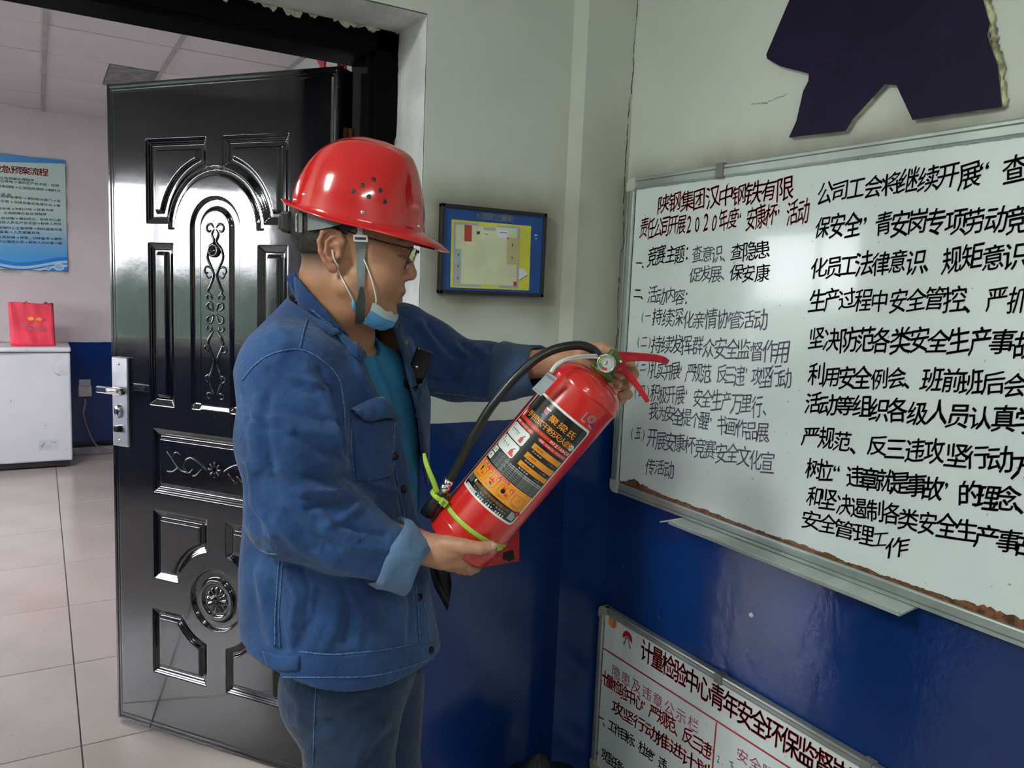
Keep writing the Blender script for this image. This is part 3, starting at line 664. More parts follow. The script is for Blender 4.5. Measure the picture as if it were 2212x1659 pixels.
gp = [ivp @ Vector(hit(u+random.uniform(-1, 3), v, (1, 0, 0), WXR-.005)) for u, v in spline([np.array(p, float) for p in edge], 5)]
tube('glue_bead', gp, [random.uniform(.003, .0085) for _ in gp], mat('old_glue', (.38, .37, .22), .7, var=.5, vs=50), pc, n=7)

# ------------------------------------------------------------------ framed floor plan on the door wall
SF = Plane((0, WY-.014, 0), (1, 0, 0), (0, 0, 1))
fq = [SF.to2(953, 440), SF.to2(1181, 460), SF.to2(1173, 641), SF.to2(948, 635)]
fx0, fx1 = (fq[0][0]+fq[3][0])/2, (fq[1][0]+fq[2][0])/2; fz0, fz1 = (fq[2][1]+fq[3][1])/2, (fq[0][1]+fq[1][1])/2
pf = empty('framed_plan', ((fx0+fx1)/2, WY, fz0), label='framed blue and yellow room layout plan hanging on the door wall', cat='picture'); ivf = inv_of(pf); of = Vector(pf.location)
for a, b in (((fx0, fz1-.010), (fx1, fz1)), ((fx0, fz0), (fx1, fz0+.010)), ((fx0, fz0), (fx0+.010, fz1)), ((fx1-.010, fz0), (fx1, fz1))):
    box('frame_bar', Vector((a[0], WY-.018, a[1]))-of, Vector((b[0], WY-.0005, b[1]))-of, M['black'], pf, .0015)
M['pblue'] = mat('plan_blue', (.008, .06, .26), .45, vs=30, var=.05); M['pyel'] = mat('plan_yellow', (.62, .60, .06), .45); M['pcream'] = mat('plan_cream', (.62, .64, .42), .5); M['pgrey'] = mat('plan_grey', (.38, .38, .40), .5)
M['pred'] = mat('plan_red', (.45, .05, .02), .5); M['ptan'] = mat('plan_tan', (.50, .44, .22), .5); M['pwhite'] = mat('plan_white', (.65, .68, .70), .5); M['pdark'] = mat('plan_dark', (.03, .04, .08), .5); M['plb'] = mat('plan_pale_blue', (.32, .42, .48), .5)
box('backing_sheet', Vector((fx0+.008, WY-.014, fz0+.008))-of, Vector((fx1-.008, WY-.006, fz1-.008))-of, M['pblue'], pf)
z6 = lambda x, y: (900+x/3.318, 400+y/3.318)
def pl(pts, m, lift, name='plan_print'): flat(SF, [z6(*p) for p in pts], M[m], name, pf, lift, inv=ivf)
pl([(250, 245), (820, 293), (805, 755), (240, 732)], 'pyel', .0004); pl([(265, 262), (443, 275), (443, 290), (575, 300), (575, 287), (742, 300), (728, 740), (590, 735), (590, 722), (462, 715), (462, 730), (258, 722)], 'pgrey', .0006)
pl([(280, 280), (722, 312), (712, 722), (272, 705)], 'pcream', .0008); pl([(342, 285), (395, 289), (393, 405), (341, 401)], 'pred', .001); pl([(480, 301), (568, 306), (567, 328), (479, 322)], 'pgrey', .001); pl([(430, 330), (453, 331), (452, 353), (429, 352)], 'pdark', .001)
pl([(577, 318), (660, 323), (657, 385), (576, 380)], 'pwhite', .001); pl([(648, 375), (735, 380), (730, 572), (643, 567)], 'ptan', .001); pl([(275, 455), (320, 458), (318, 540), (273, 538)], 'plb', .001); pl([(272, 540), (318, 542), (316, 705), (270, 703)], 'pgrey', .001)
pl([(733, 592), (770, 605), (797, 640), (730, 680)], 'pwhite', .001); pl([(730, 681), (797, 639), (798, 643), (732, 685)], 'pred', .0012); pl([(692, 690), (715, 691), (714, 722), (691, 721)], 'pred', .0012)
for x_, y_ in ((297, 498), (295, 581), (294, 664), (684, 430), (682, 520), (497, 352)):
    pl([(x_-3, y_-10), (x_+3, y_-10), (x_+3, y_+10), (x_-3, y_+10)] if x_ != 497 else [(487, 349), (510, 350), (510, 354), (487, 353)], 'pdark', .0014)
pl([(593, 336), (645, 339), (645, 343), (593, 340)], 'pdark', .0014); pl([(845, 352), (872, 358), (845, 366)], 'pwhite', .0006)
textline(SF, '水测室定置图', z6(432, 218), z6(668, 238), .0165, M['pwhite'], pf, lift=.0006, bold=.012, inv=ivf, name='plan_title', ws=1.0); textline(SF, '北', z6(855, 382), z6(856, 382), .006, M['pwhite'], pf, lift=.0006, inv=ivf, name='plan_title')

# ------------------------------------------------------------------ red card on the wall behind the extinguisher
SR = Plane((0, WY-.003, 0), (1, 0, 0), (0, 0, 1))
rc = empty('red_card', hit(1050, 1236, (0, 1, 0), WY), label='red printed card fixed low on the blue wall behind the extinguisher', cat='card'); ivr = inv_of(rc)
slab(SR, [(972, 1150), (1000, 1090), (1122, 1100), (1122, 1212), (977, 1237)], .002, mat('red_card', (.50, .03, .025), .5, bs=60, bst=.15), mat('card_edge', (.4, .1, .08), .6), 'card_sheet', rc, ivr, 0)
flat(SR, [(1087, 1193), (1108, 1187), (1112, 1208), (1100, 1213), (1085, 1207)], M['black'], 'card_print', rc, .0006, inv=ivr); textline(SR, '消防', (1071, 1209), (1080, 1207), .006, mat('pale_red', (.6, .2, .2), .5), rc, inv=ivr, name='card_print')

# ------------------------------------------------------------------ far room: freezer, bag, poster, socket and cable
fz_ = empty('chest_freezer', (-.33, 6.9, 0), label='white chest freezer against the far wall with a red bag on top', cat='freezer'); of = Vector(fz_.location)
M['enamel'] = mat('white_enamel', (.80, .82, .86), .3, vs=3, var=.03, coat=.3); fb = lambda n_, a, b, m, be=.004, p=fz_: box(n_, Vector(a)-of, Vector(b)-of, m, p, be)
fb('body', (-.86, 6.66, .055), (.19, 7.12, .862), M['enamel'], .012); fb('lid', (-.865, 6.635, .872), (.194, 7.13, .905), M['enamel'], .010); fb('gasket', (-.85, 6.67, .86), (.185, 7.11, .874), mat('gasket', (.2, .2, .22), .6), 0)
fb('lid_handle', (-.42, 6.622, .876), (-.09, 6.640, .896), M['enamel'], .005); fb('plinth', (-.84, 6.69, .012), (.17, 7.1, .06), M['black'], 0)
for x_ in (-.80, .13):
    for y_ in (6.71, 7.06): lathe('foot', [(0, 0), (.022, 0), (.02, .02)], M['black'], fz_, 12, Matrix.Translation(Vector((x_, y_, 0))-of))
SZ = Plane((0, 6.66, 0), (1, 0, 0), (0, 0, 1)); ivz = inv_of(fz_)
M['egrey'] = mat('pale_grey_enamel', (.66, .68, .72), .35); zf = lambda x, y: (x/4.147, 640+y/4.147)
flat(SZ, [zf(350, 1290), zf(525, 1283), zf(522, 1375), zf(345, 1385)], M['egrey'], 'control_panel', fz_, .001, inv=ivz); flat(SZ, [zf(365, 1350), zf(395, 1310), zf(410, 1308), zf(375, 1360)], M['pgrey'], 'control_mark', fz_, .0016, inv=ivz)
disc(SZ, zf(493, 1310), .0035, M['pdark'], 'control_knob', fz_, .002, inv=ivz); flat(SZ, [zf(455, 1305), zf(478, 1303), zf(478, 1307), zf(455, 1309)], M['pdark'], 'control_mark', fz_, .0016, inv=ivz)
for q in ([(455, 535), (605, 530), (610, 715), (470, 700)],): flat(SZ, [zf(*p) for p in q], mat('worn_enamel', (.74, .76, .81), .4), 'sticker_residue', fz_, .0008, inv=ivz)
for q in ([(395, 1155), (425, 1152), (410, 1160)], [(585, 1378), (600, 1364), (603, 1368), (588, 1380)], [(90, 808), (105, 806), (108, 811)], [(96, 925), (102, 925), (100, 962), (95, 960)], [(480, 683), (550, 712), (530, 714)]): flat(SZ, [zf(*p) for p in q], M['pgrey'], 'scuff', fz_, .0015, inv=ivz)
# shopping bag
SB = Plane((0, 6.80, 0), (1, 0, 0), (0, 0, 1)); bgc = [SB.to2(*zf(*p)) for p in ((70, 55), (478, 82), (496, 412), (97, 408))]
bag = empty('shopping_bag', ((bgc[3][0]+bgc[2][0])/2, 6.83, .906), label='red non-woven shopping bag standing on the white chest freezer', cat='bag'); ob = Vector(bag.location)
zb_ = .9065; zt = bgc[0][1]
def bagf():
    V = []; Fc = []; n_ = 14; L_ = [bgc[3][0], bgc[0][0]]; Rr = [bgc[2][0], bgc[1][0]]
    for i in range(n_+1):
        t = i/n_; x0_ = L_[0]+(L_[1]-L_[0])*t; x1_ = Rr[0]+(Rr[1]-Rr[0])*t; dep = .055*(1-.6*t)
        ring = []
        for k in range(40):
            a = k/40; 
            if a < .35: q = a/.35; p = (x0_+(x1_-x0_)*q, -dep+.004*math.sin(q*9+t*7)+.003*math.sin(q*23+t*5))
            elif a < .5: q = (a-.35)/.15; p = (x1_-.022*math.sin(q*math.pi)*t, -dep+2*dep*q)
            elif a < .85: q = (a-.5)/.35; p = (x1_+(x0_-x1_)*q, dep)
            else: q = (a-.85)/.15; p = (x0_+.022*math.sin(q*math.pi)*t, dep-2*dep*q)
            V.append(Vector((p[0], 6.83+p[1], zb_+(zt-zb_)*t+.004*math.sin(a*18)*t))-ob)
    for i in range(n_):
        for k in range(40): Fc.append((i*40+k, i*40+(k+1) % 40, (i+1)*40+(k+1) % 40, (i+1)*40+k))
    Fc.append(tuple(range(39, -1, -1))); return V, Fc
M['bagred'] = mat('red_nonwoven', (.62, .025, .06), .55, bs=120, bst=.1); mesh('bag_body', *bagf(), M['bagred'], bag, True)
for x_ in (bgc[0][0]+.10, bgc[0][0]+.225):
    for y_ in (6.808, 6.852): tube('handle', [Vector((x_, y_, zt-.01))-ob, Vector((x_+.012, y_, zt+.006))-ob, Vector((x_+.03, y_, zt-.01))-ob], (.012, .0015), M['bagred'], bag, n=6)
ivb = inv_of(bag); SBf = Plane((0, 6.765, 0), (1, 0, 0), (0, 0, 1)); M['gold'] = mat('gold_print', (.7, .35, .04), .4); M['pinkw'] = mat('white_print', (.75, .6, .65), .5)
disc(SBf, zf(275, 200), .019, M['gold'], 'bag_print', bag, .001, sy=.7, inv=ivb); flat(SBf, [zf(312, 215), zf(335, 190), zf(365, 190), zf(378, 205), zf(365, 225), zf(340, 215)], M['gold'], 'bag_print', bag, .001, inv=ivb)
textline(SBf, '惠农 农资', zf(210, 256), zf(305, 260), .016, M['pinkw'], bag, inv=ivb, name='bag_print', lift=.001, slant=.3, bold=.02); textline(SBf, '放心服务', zf(265, 290), zf(380, 290), .019, M['pinkw'], bag, inv=ivb, name='bag_print', lift=.001, slant=.3, bold=.02)
# poster
SQ = Plane((0, FY1-.012, 0), (1, 0, 0), (0, 0, 1)); qa = SQ.to2(136, 346); qb = SQ.to2(148, 587)
po = empty('notice_board', (-.3, FY1, qb[1]), label='blue and white notice panel with printed procedure on the far wall', cat='notice'); op = Vector(po.location); ivq = inv_of(po)
n = N('notice_gradient'); zz = n.xyz()[2]; hgt = qa[1]-qb[1]; t_ = n.ma('DIVIDE', zz, hgt)
wv = n.ma('ADD', t_, n.ma('MULTIPLY', n.ma('SINE', n.ma('MULTIPLY', n.xyz()[0], 9.0)), .035))
c = n.mix(n.ramp(t_, .55, .10), (.50, .66, .62), (.06, .30, .62)); c = n.mix(n.ma('LESS_THAN', wv, .10), c, (.004, .16, .50)); c = n.mix(n.ma('LESS_THAN', n.ma('ABSOLUTE', n.ma('SUBTRACT', wv, .055)), .012), c, (.35, .6, .8)); c = n.mix(n.ma('LESS_THAN', n.ma('ABSOLUTE', n.ma('SUBTRACT', wv, .02)), .009), c, (.5, .72, .8))
w2 = n.ma('SUBTRACT', t_, n.ma('MULTIPLY', n.ma('ABSOLUTE', n.ma('ADD', n.xyz()[0], -.48)), -.10)); c = n.mix(n.ramp(n.ma('ADD', w2, 0.0), .965, .972), c, (.02, .22, .55))
n.set(col=c, rough=.35)
box('panel', Vector((-.80, FY1-.012, qb[1]))-op, Vector((qb[0]-.005, FY1-.0005, qa[1]))-op, n.m, po, .002); zp = lambda x, y: (x/2.023, 280+y/2.023)
M['nred'] = mat('notice_red', (.60, .03, .03), .5); M['nblk'] = mat('notice_black', (.03, .07, .08), .5)
textline(SQ, '停电应急预案流程', zp(-100, 163), zp(190, 187), .052, M['nred'], po, inv=ivq, name='notice_title', lift=.001, bold=.02)
for i, (y_, x1_, tx) in enumerate(((222, 140, '一、停电应急预案处理程序'), (245, 250, '水测岗位停电→通知生产技术部-检修'), (268, 255, '检查供电回路→汇报相关领导→物料分'), (285, 40, '析送电'), (312, 255, '接到停电通知→通知相关部门→准'), (333, 255, '备水泵→关闭设备各电源开关→等'), (352, 225, '待来电→物料分析→恢复供电'), (370, 195, '二、水测故障应急处理程序'), (395, 258, '一般故障→通知班长、检修中心查'), (413, 260, '检修人员生产技术部→检修人员处'), (437, 262, '理故障中心主管领导→物料通道改道'), (452, 165, '备案→人员撤离现场'), (478, 262, '水泵故障→停泵、切换备用→通知'), (497, 262, '中心值班人员→检修人员处理→报'))):
    sl = (21 if y_ < 350 else 8); n_ = len(tx); textline(SQ, tx, zp(x1_-n_*17.5, y_-sl*n_*17.5/250), zp(x1_, y_), .019, M['nblk'], po, inv=ivq, name='notice_text', lift=.001, bold=.01, ws=1.0)
for c_, r_ in ((zp(258, 600), .036), (zp(210, 607), .018)): disc(SQ, c_, r_, M['pwhite'], 'bubble', po, .0012, inv=ivq, sy=.8); disc(SQ, c_, r_*.75, mat('bubble_blue', (.25, .5, .7), .4), 'bubble', po, .0016, inv=ivq, sy=.75)
# socket with plug and cable
SS = Plane((0, FY1-.01, 0), (1, 0, 0), (0, 0, 1)); s0 = SS.to2(*zf(704, 900)); s1 = SS.to2(*zf(820, 800))
so = empty('wall_socket', (s0[0], FY1, s0[1]), label='white wall socket with hinged cover on the blue part of the far wall', cat='socket'); os_ = Vector(so.location)
box('socket_plate', Vector((s0[0], FY1-.016, s0[1]))-os_, Vector((s1[0], FY1, s1[1]))-os_, mat('socket_cream', (.62, .60, .52), .4), so, .004); box('socket_cover', Vector((s0[0]+.004, FY1-.03, s1[1]-.002))-os_, Vector((s1[0]-.006, FY1, s1[1]+.052))-os_, mat('socket_cover', (.5, .52, .56), .3), so, .006)
cc = [FY1-.03]; pts = [zf(760, 920), zf(764, 960), zf(752, 1010), zf(748, 1060), zf(768, 1130), zf(790, 1200), zf(820, 1270), zf(860, 1330)]
cb = [Vector(hit(u, v, (0, 1, 0), FY1-.022)) for u, v in pts]+[Vector((.40, 7.07, .062)), Vector((.62, 7.0, .012)), Vector((.9, 6.95, .008))]
cbo = tube('power_cable', cb, [.010, .009, .009, .006]+[.006]*7, mat('grey_cable', (.26, .25, .24), .5), n=10, sm=5); tag(cbo, 'grey power cable drooping from the wall socket to the floor', 'cable')
# red cut-out sign letters on the far room's right wall, seen over the door
SG = Plane((FX1-.012, 0, 0), (0, -1, 0), (0, 0, 1)); M['signred'] = mat('sign_red', (.5, .02, .02), .4)
zs = lambda x, y: (500+x/4.424, y/4.424)
for nm, lab, P in (('wall_star', 'red star cut-out high on the far room wall above the open door', None), ('wall_letter', 'red cut-out sign letter just right of the star above the open door', 0)):
    if P is None:
        a = SG.to2(*zs(862, 558)); R_ = .085; pts = [(a[0]+R_*(1 if k % 2 == 0 else .42)*math.sin(k*math.pi/5), a[1]-.02+R_*(1 if k % 2 == 0 else .42)*math.cos(k*math.pi/5)) for k in range(10)]
        px0 = pts; e_ = empty(nm, SG.to3(*a, -.01), label=lab, cat='sign'); iv_ = inv_of(e_); bm = bmesh.new()
        for sgn in ([0],):
            f = [bm.verts.new(iv_ @ SG.to3(p[0], p[1], 0)) for p in pts]; g = [bm.verts.new(iv_ @ SG.to3(p[0], p[1], -.011)) for p in pts]; bm.faces.new(f); bm.faces.new(g[::-1])
            for i in range(10): bm.faces.new((f[i], g[i], g[(i+1) % 10], f[(i+1) % 10]))
        bmesh.ops.recalc_face_normals(bm, faces=bm.faces[:]); bmobj('star', bm, M['signred'], e_)
    else:
        e_ = empty(nm, Vector(hit(*zs(1090, 540), (1, 0, 0), FX1)), label=lab, cat='sign'); iv_ = inv_of(e_); o = textline(SG, '安', zs(1060, 548), zs(1061, 548), .20, M['signred'], e_, lift=.0, bold=.03, inv=iv_, name='letter')
        md = o.modifiers.new('s', 'SOLIDIFY'); md.thickness = .011; md.offset = -1
# black bin bag on the near room floor beside the boards
V = []; Fc = []; bmb = bmesh.new(); bmesh.ops.create_icosphere(bmb, subdivisions=4, radius=1)
for v in bmb.verts:
    p = v.co.copy(); k = 1+.10*math.sin(p.x*7+p.z*5)+.08*math.sin(p.y*11-p.z*6)+.05*math.sin(p.z*17+p.x*9)
    zz = p.z; tie = 1 if zz < .3 else max(.12, 1-(zz-.3)*1.25)
    v.co = Vector((p.x*.13*k*tie, p.y*.11*k*tie, max(-.9, zz)*.20+(.05 if zz > .8 else 0)))
bagp = Vector(hit(1163, 1645, (0, 1, 0), 1.66)); bb_ = bmobj('bin_bag', bmb, mat('black_polythene', (.010, .012, .012), .3, bs=30, bst=.6), None, True); bb_.location = (bagp.x, 1.66, .18); bb_.scale = (1, 1, 1)
sc_ = (bagp.z-.0)/.38; bb_.location.z = .18*sc_; bb_.scale = (1, 1, sc_)
tag(bb_, 'black bin bag tied shut on the floor by the blue wall', 'bag')
# ceiling lamps of both rooms
M['tube'] = N('tube_glow').set(col=(.8, .8, .8), emit=(.93, 1, .95), es=14.0).m; M['lampbody'] = mat('lamp_housing', (.7, .7, .7), .4)
for nm, lab, loc, rz, sx, sy in (('ceiling_lamp', 'fluorescent ceiling lamp nearest the doorway in the near room', (-1.5, .85, NZ), 20, 1.2, .28), ('ceiling_lamp', 'fluorescent ceiling lamp at the back of the near room', (-.5, -1.6, NZ), 20, 1.2, .28), ('ceiling_lamp', 'square ceiling lamp of the far room', (-.9, 4.6, FZ), 0, 1.15, .55)):
    e_ = empty(nm, loc, Matrix.Rotation(math.radians(rz), 3, 'Z'), label=lab, cat='lamp'); box('housing', (-sx/2-.02, -sy/2-.02, -.035), (sx/2+.02, sy/2+.02, 0 if loc[2] == NZ else .01), M['lampbody'], e_, .004)
    for k in (-.25, .25): tube('lamp_tube', [(-sx/2+.03, k*sy, -.045), (sx/2-.03, k*sy, -.045)], .013, M['tube'], e_, n=10)
# ------------------------------------------------------------------ the fire extinguisher held by the man (axis across the view)
ED = 1.42
eb = W3(990, 1172, ED); et = W3(1298, 808, ED); EZ = Vector(et-eb).normalized(); EY = Vector(_F); EY = (EY-EZ*EY.dot(EZ)).normalized(); EXv = EY.cross(EZ)
Me = Matrix(((EXv.x, EY.x, EZ.x), (EXv.y, EY.y, EZ.y), (EXv.z, EY.z, EZ.z)))
EL = (Vector(et)-Vector(eb)).length; ER = .0685
ext = empty('fire_extinguisher', eb, Me, label='red dry powder fire extinguisher with black hose held tilted in both hands', cat='fire extinguisher'); ive = inv_of(ext)
EI = Me.transposed().to_4x4()        # world axes -> local axes
def el(u, v, D=ED): return ive @ Vector(W3(u, v, D))
n = N('red_enamel'); c = n.mix(n.ramp(n.noise(6, 3), .35, .65), (.60, .022, .016), (.54, .017, .014)); n.set(col=c, rough=.22, coat=.5, croughness=.08, spec=.5); n.bump(n.noise(16, 3), .12, .002); M['ered'] = n.m
sh = el(1270, 843).z; neck = el(1298, 808).z
prof = [(0, .006), (.050, .006), (.052, .000), (.0655, .000), (.0675, .003), (.0675, .020), (ER, .024)]
prof += [(ER, z) for z in np.linspace(.03, sh-.012, 14)] + [(ER+.0006, sh-.008), (ER+.0012, sh-.004), (ER-.0002, sh)]
for t in np.linspace(0, 1, 12)[1:]:
    a = t*math.pi/2*.94; prof.append((max(.020, (ER-.001)*math.cos(a)**.75), sh+(neck-sh-.004)*math.sin(a)))
prof += [(.019, neck+.004), (.018, neck+.006)]
lathe('cylinder', prof, M['ered'], ext, 64)
lathe('base_ring', [(ER+.0001, .026), (ER+.0011, .029), (ER+.0001, .032)], M['ered'], ext, 64)
M['vgreen'] = mat('olive_green_brass', (.10, .13, .035), .35, .5)
lathe('neck_collar', [(.018, neck-.004), (.026, neck), (.026, neck+.010), (.020, neck+.011), (.020, neck+.016), (.016, neck+.017), (.0155, neck+.034), (.0, neck+.034)], M['vgreen'], ext, 24)
vb = box('valve_body', (-.015, -.013, neck+.012), (.015, .013, neck+.050), M['vgreen'], ext, .005)
# gauge, facing the camera side
gp = el(1309, 785, ED-.026); G0 = Matrix.Translation(gp) @ Matrix.Rotation(math.pi/2, 4, 'X')
g_ = lathe('pressure_gauge', [(.0, -.012), (.010, -.012), (.0165, -.008), (.0172, -.002), (.0172, .003), (.0150, .0045), (.0142, .003), (.0140, .0005)], M['chrome'], ext, 36, G0); g_['label'] = 'round chrome-rimmed pressure gauge'
class Loc:                            # tiny flat surface in local coordinates
    def __init__(s, M_): s.M = M_
    def to3(s, a, b, l=0): return s.M @ Vector((a, b, l))
GS = Loc(G0); M['dial'] = mat('gauge_face', (.62, .62, .58), .35)
disc(GS, (0, 0), .0142, M['dial'], 'dial', g_, .0006, px=False)
for a0, a1, m_ in ((math.radians(150), math.radians(215), 'gy'), (math.radians(215), math.radians(265), 'gg'), (math.radians(265), math.radians(320), 'gr')):
    M.setdefault(m_, mat('gauge_'+m_, {'gy': (.62, .66, .10), 'gg': (.05, .32, .18), 'gr': (.6, .03, .03)}[m_], .4)); disc(GS, (0, 0), .0125, M[m_], 'dial_band', g_, .0012, px=False, r0=.0075, a0=a0, a1=a1, n=10)
for k in range(12): a = math.radians(-30+k*15); d_ = np.array([math.cos(a), math.sin(a)]); q_ = np.array([-d_[1], d_[0]])*.0003; flat(GS, [d_*.0098-q_, d_*.0118-q_, d_*.0118+q_, d_*.0098+q_], M['ink'], 'dial_tick', g_, .0014, px=False)
lathe('dial_pivot', [(0, .002), (.0028, .0018), (.0034, .0006)], M['chrome'], g_, 14, G0); flat(GS, [(-.0009, 0), (.0009, 0), (-.002, .0085)], M['ink'], 'needle', g_, .0022, px=False)
glz = N('gauge_glass').set(col=(1, 1, 1), rough=.02, trans=1.0, ior=1.05, alpha=.35).m
lathe('gauge_glass', [(.0, .0046), (.008, .0044), (.0142, .0030)], glz, g_, 24, G0)
# levers: pressed channel profile swept along the handle line
M['lever'] = mat('red_lever_paint', (.36, .006, .016), .22, coat=.5)
def channel(name, pts, ws, hs, m, flatv, par=ext):
    P = spline([np.array(p) for p in pts], 5); w = np.interp(np.linspace(0, 1, len(P)), np.linspace(0, 1, len(ws)), ws); h = np.interp(np.linspace(0, 1, len(P)), np.linspace(0, 1, len(hs)), hs)
    V = []; Fc = []; pr = [(-1, -.9), (-1, .55), (-.75, .95), (0, 1.05), (.75, .95), (1, .55), (1, -.9), (.82, -.9), (.80, .5), (0, .75), (-.80, .5), (-.82, -.9)]
    for i, p in enumerate(P):
        t = Vector(P[min(i+1, len(P)-1)]-P[max(i-1, 0)]).normalized(); u = Vector(flatv); u = (u-t*u.dot(t)).normalized(); v = t.cross(u)
        for a, b in pr: V.append(Vector(p)+u*(a*w[i])+v*(-b*h[i]))
    k = len(pr)
    for i in range(len(P)-1):
        for q in range(k): Fc.append((i*k+q, i*k+(q+1) % k, (i+1)*k+(q+1) % k, (i+1)*k+q))
    Fc += [tuple(range(k-1, -1, -1)), tuple((len(P)-1)*k+q for q in range(k))]
    o = mesh(name, V, Fc, m, par, True); autosm(o, 40); return o
ly = (0, 1, 0)
channel('carry_handle', [el(1326, 775), el(1348, 771), el(1380, 771), (el(1412, 773)), el(1432, 777), el(1442, 783)], [.011, .011, .0105, .0105, .010, .006], [.013, .0095, .0075, .007, .0065, .005], M['lever'], ly)
channel('squeeze_lever', [el(1328, 790), el(1345, 797), el(1366, 820), el(1385, 845), el(1399, 867)], [.010, .0095, .0085, .0080, .0065], [.008, .007, .006, .005, .004], mat('red_lever_bright', (.48, .016, .02), .25, coat=.5), ly)
for sy in (-1, 1): 
    c_ = [el(1320, 764), el(1350, 763), el(1357, 774), el(1344, 790), el(1328, 797)]; bm = bmesh.new(); f = [bm.verts.new(c+Vector((0, sy*.0115-.001, 0))) for c in c_]; g = [bm.verts.new(c+Vector((0, sy*.0115+.001, 0))) for c in c_]
    bm.faces.new(f); bm.faces.new(g[::-1]); [bm.faces.new((f[i], g[i], g[(i+1) % 5], f[(i+1) % 5])) for i in range(5)]; bmesh.ops.recalc_face_normals(bm, faces=bm.faces[:]); bmobj('lever_bracket', bm, M['lever'], ext)
lathe('rivet', [(0, .003), (.0022, .0026), (.0032, .001), (.0034, -.026)], M['chrome'], ext, 12, Matrix.Translation(el(1341, 781, ED-.0125)) @ Matrix.Rotation(math.pi/2, 4, 'X'))
# hose and nozzle
hp = [(1296, 772, ED), (1283, 757, ED-.004), (1264, 748, ED-.008), (1243, 746, ED-.012), (1215, 750, ED-.018), (1189, 758, ED-.022), (1160, 774, ED-.026), (1135, 795, ED-.030), (1107, 822, ED-.034), (1081, 853, ED-.036), (1057, 884, ED-.037), (1037, 916, ED-.036), (1017, 950, ED-.034), (1001, 980, ED-.030), (984, 1013, ED-.027), (969, 1040, ED-.026)]
n = N('black_rubber'); n.set(col=(.012, .013, .013), rough=.33, spec=.5); n.bump(n.noise(90, 2), .1, .0006); M['rubber'] = n.m
tube('hose', [el(*p) for p in hp], .0082, M['rubber'], ext, n=18, sm=4)
def elp(u, v, D): return el(u, v, D)
f0, f1 = elp(971, 1036, ED-.026), elp(956, 1060, ED-.026); ax = (f1-f0)
lathe('hose_ferrule', [(.0086, 0), (.0100, .001), (.0100, ax.length*.45), (.0094, ax.length*.5), (.0102, ax.length*.55), (.0100, ax.length), (.0086, ax.length+.001)], M['chrome'], ext, 20, frame_to(f0, ax))
nz = elp(921, 1112, ED-.022)-f1
lathe('nozzle', [(.0088, 0), (.0105, .001), (.0118, .010), (.0124, nz.length*.6), (.0130, nz.length), (.0100, nz.length), (.0090, nz.length-.03), (0, nz.length-.032)], M['rubber'], ext, 24, frame_to(f1, nz))
hf = frame_to(el(1296, 772), el(1288, 764)-el(1300, 776)); lathe('hose_nut', [(.0, -.010), (.0095, -.010), (.0100, -.006), (.0100, .004), (.0088, .006)], M['chrome'], ext, 6, hf)
# green cable tie round cylinder and nozzle
M['tie'] = mat('lime_green_nylon', (.34, .50, .05), .4, bs=90, bst=.1)
tz = lambda a: .0555 + .0125*math.sin(a)*0 ; tp = []
for k in range(33):
    a = math.radians(-75+k*260/32); tp.append(Vector(((ER+.0012)*math.sin(a), -(ER+.0012)*math.cos(a), .052+.003*math.sin(a*1.2))))
nzc = ive @ Vector(W3(947, 1072, ED-.024))
lead = [nzc+Vector((.010, -.012, .002)), nzc+Vector((-.002, -.0150, .0)), nzc+Vector((-.014, -.006, .0)), nzc+Vector((-.013, .012, 0)), Vector((-ER*.93, ER*.35, .052))]
tube('cable_tie', tp, (.0008, .0047), M['tie'], ext, n=8, flat=(0, -1, 0)); tube('cable_tie', lead, (.0008, .0047), M['tie'], ext, n=8, sm=5, flat=(0, -1, 0))
tlh = nzc+Vector((.0115, -.0140, .001)); box('tie_head', tlh+Vector((-.006, -.004, -.0062)), tlh+Vector((.009, .004, .0062)), M['tie'], ext, .0012); box('tie_slot', tlh+Vector((-.001, -.0046, -.004)), tlh+Vector((.005, -.0038, .004)), mat('tie_shadow', (.12, .2, .02), .5), ext)
tube('cable_tie_tail', [el(945, 1066, ED-.036), el(937, 1042, ED-.040), el(927, 1018, ED-.04), el(920, 998, ED-.036), el(916, 979, ED-.03)], [(.0008, .0050), (.0008, .0048), (.0008, .0046), (.0008, .0044), (.0006, .003)], M['tie'], ext, n=8, sm=4, flat=(.2, -1, .2))
tube('cable_tie_tail', [Vector(((ER+.002)*math.sin(a), -(ER+.002)*math.cos(a), .0505)) for a in (.90, 1.0, 1.1, 1.16)], (.0009, .0052), M['tie'], ext, n=8, flat=(1, -.5, 0))
# grey tag on a clear strap
M['tagg'] = mat('grey_foil_tag', (.36, .40, .42), .4, .3); tgc = [el(1149, 840, ED-.062), el(1184, 804, ED-.072), el(1204, 817, ED-.077), el(1169, 856, ED-.068)]
bm = bmesh.new(); f = [bm.verts.new(c) for c in tgc]; g = [bm.verts.new(c+Vector((0, .0006, 0))) for c in tgc]; bm.faces.new(f); bm.faces.new(g[::-1]); [bm.faces.new((f[i], g[i], g[(i+1) % 4], f[(i+1) % 4])) for i in range(4)]
bmesh.ops.recalc_face_normals(bm, faces=bm.faces[:]); tg = bmobj('inspection_tag', bm, M['tagg'], ext); tg['label'] = 'small grey metal inspection tag'
TX = (tgc[3]-tgc[0]).normalized(); TU = (tgc[1]-tgc[0]).normalized(); TS = Plane((0, 0, 0), TX, TU); TS.o = tgc[0]-Vector((0, 0, 0))
wt, ht = (tgc[3]-tgc[0]).length, (tgc[1]-tgc[0]).length
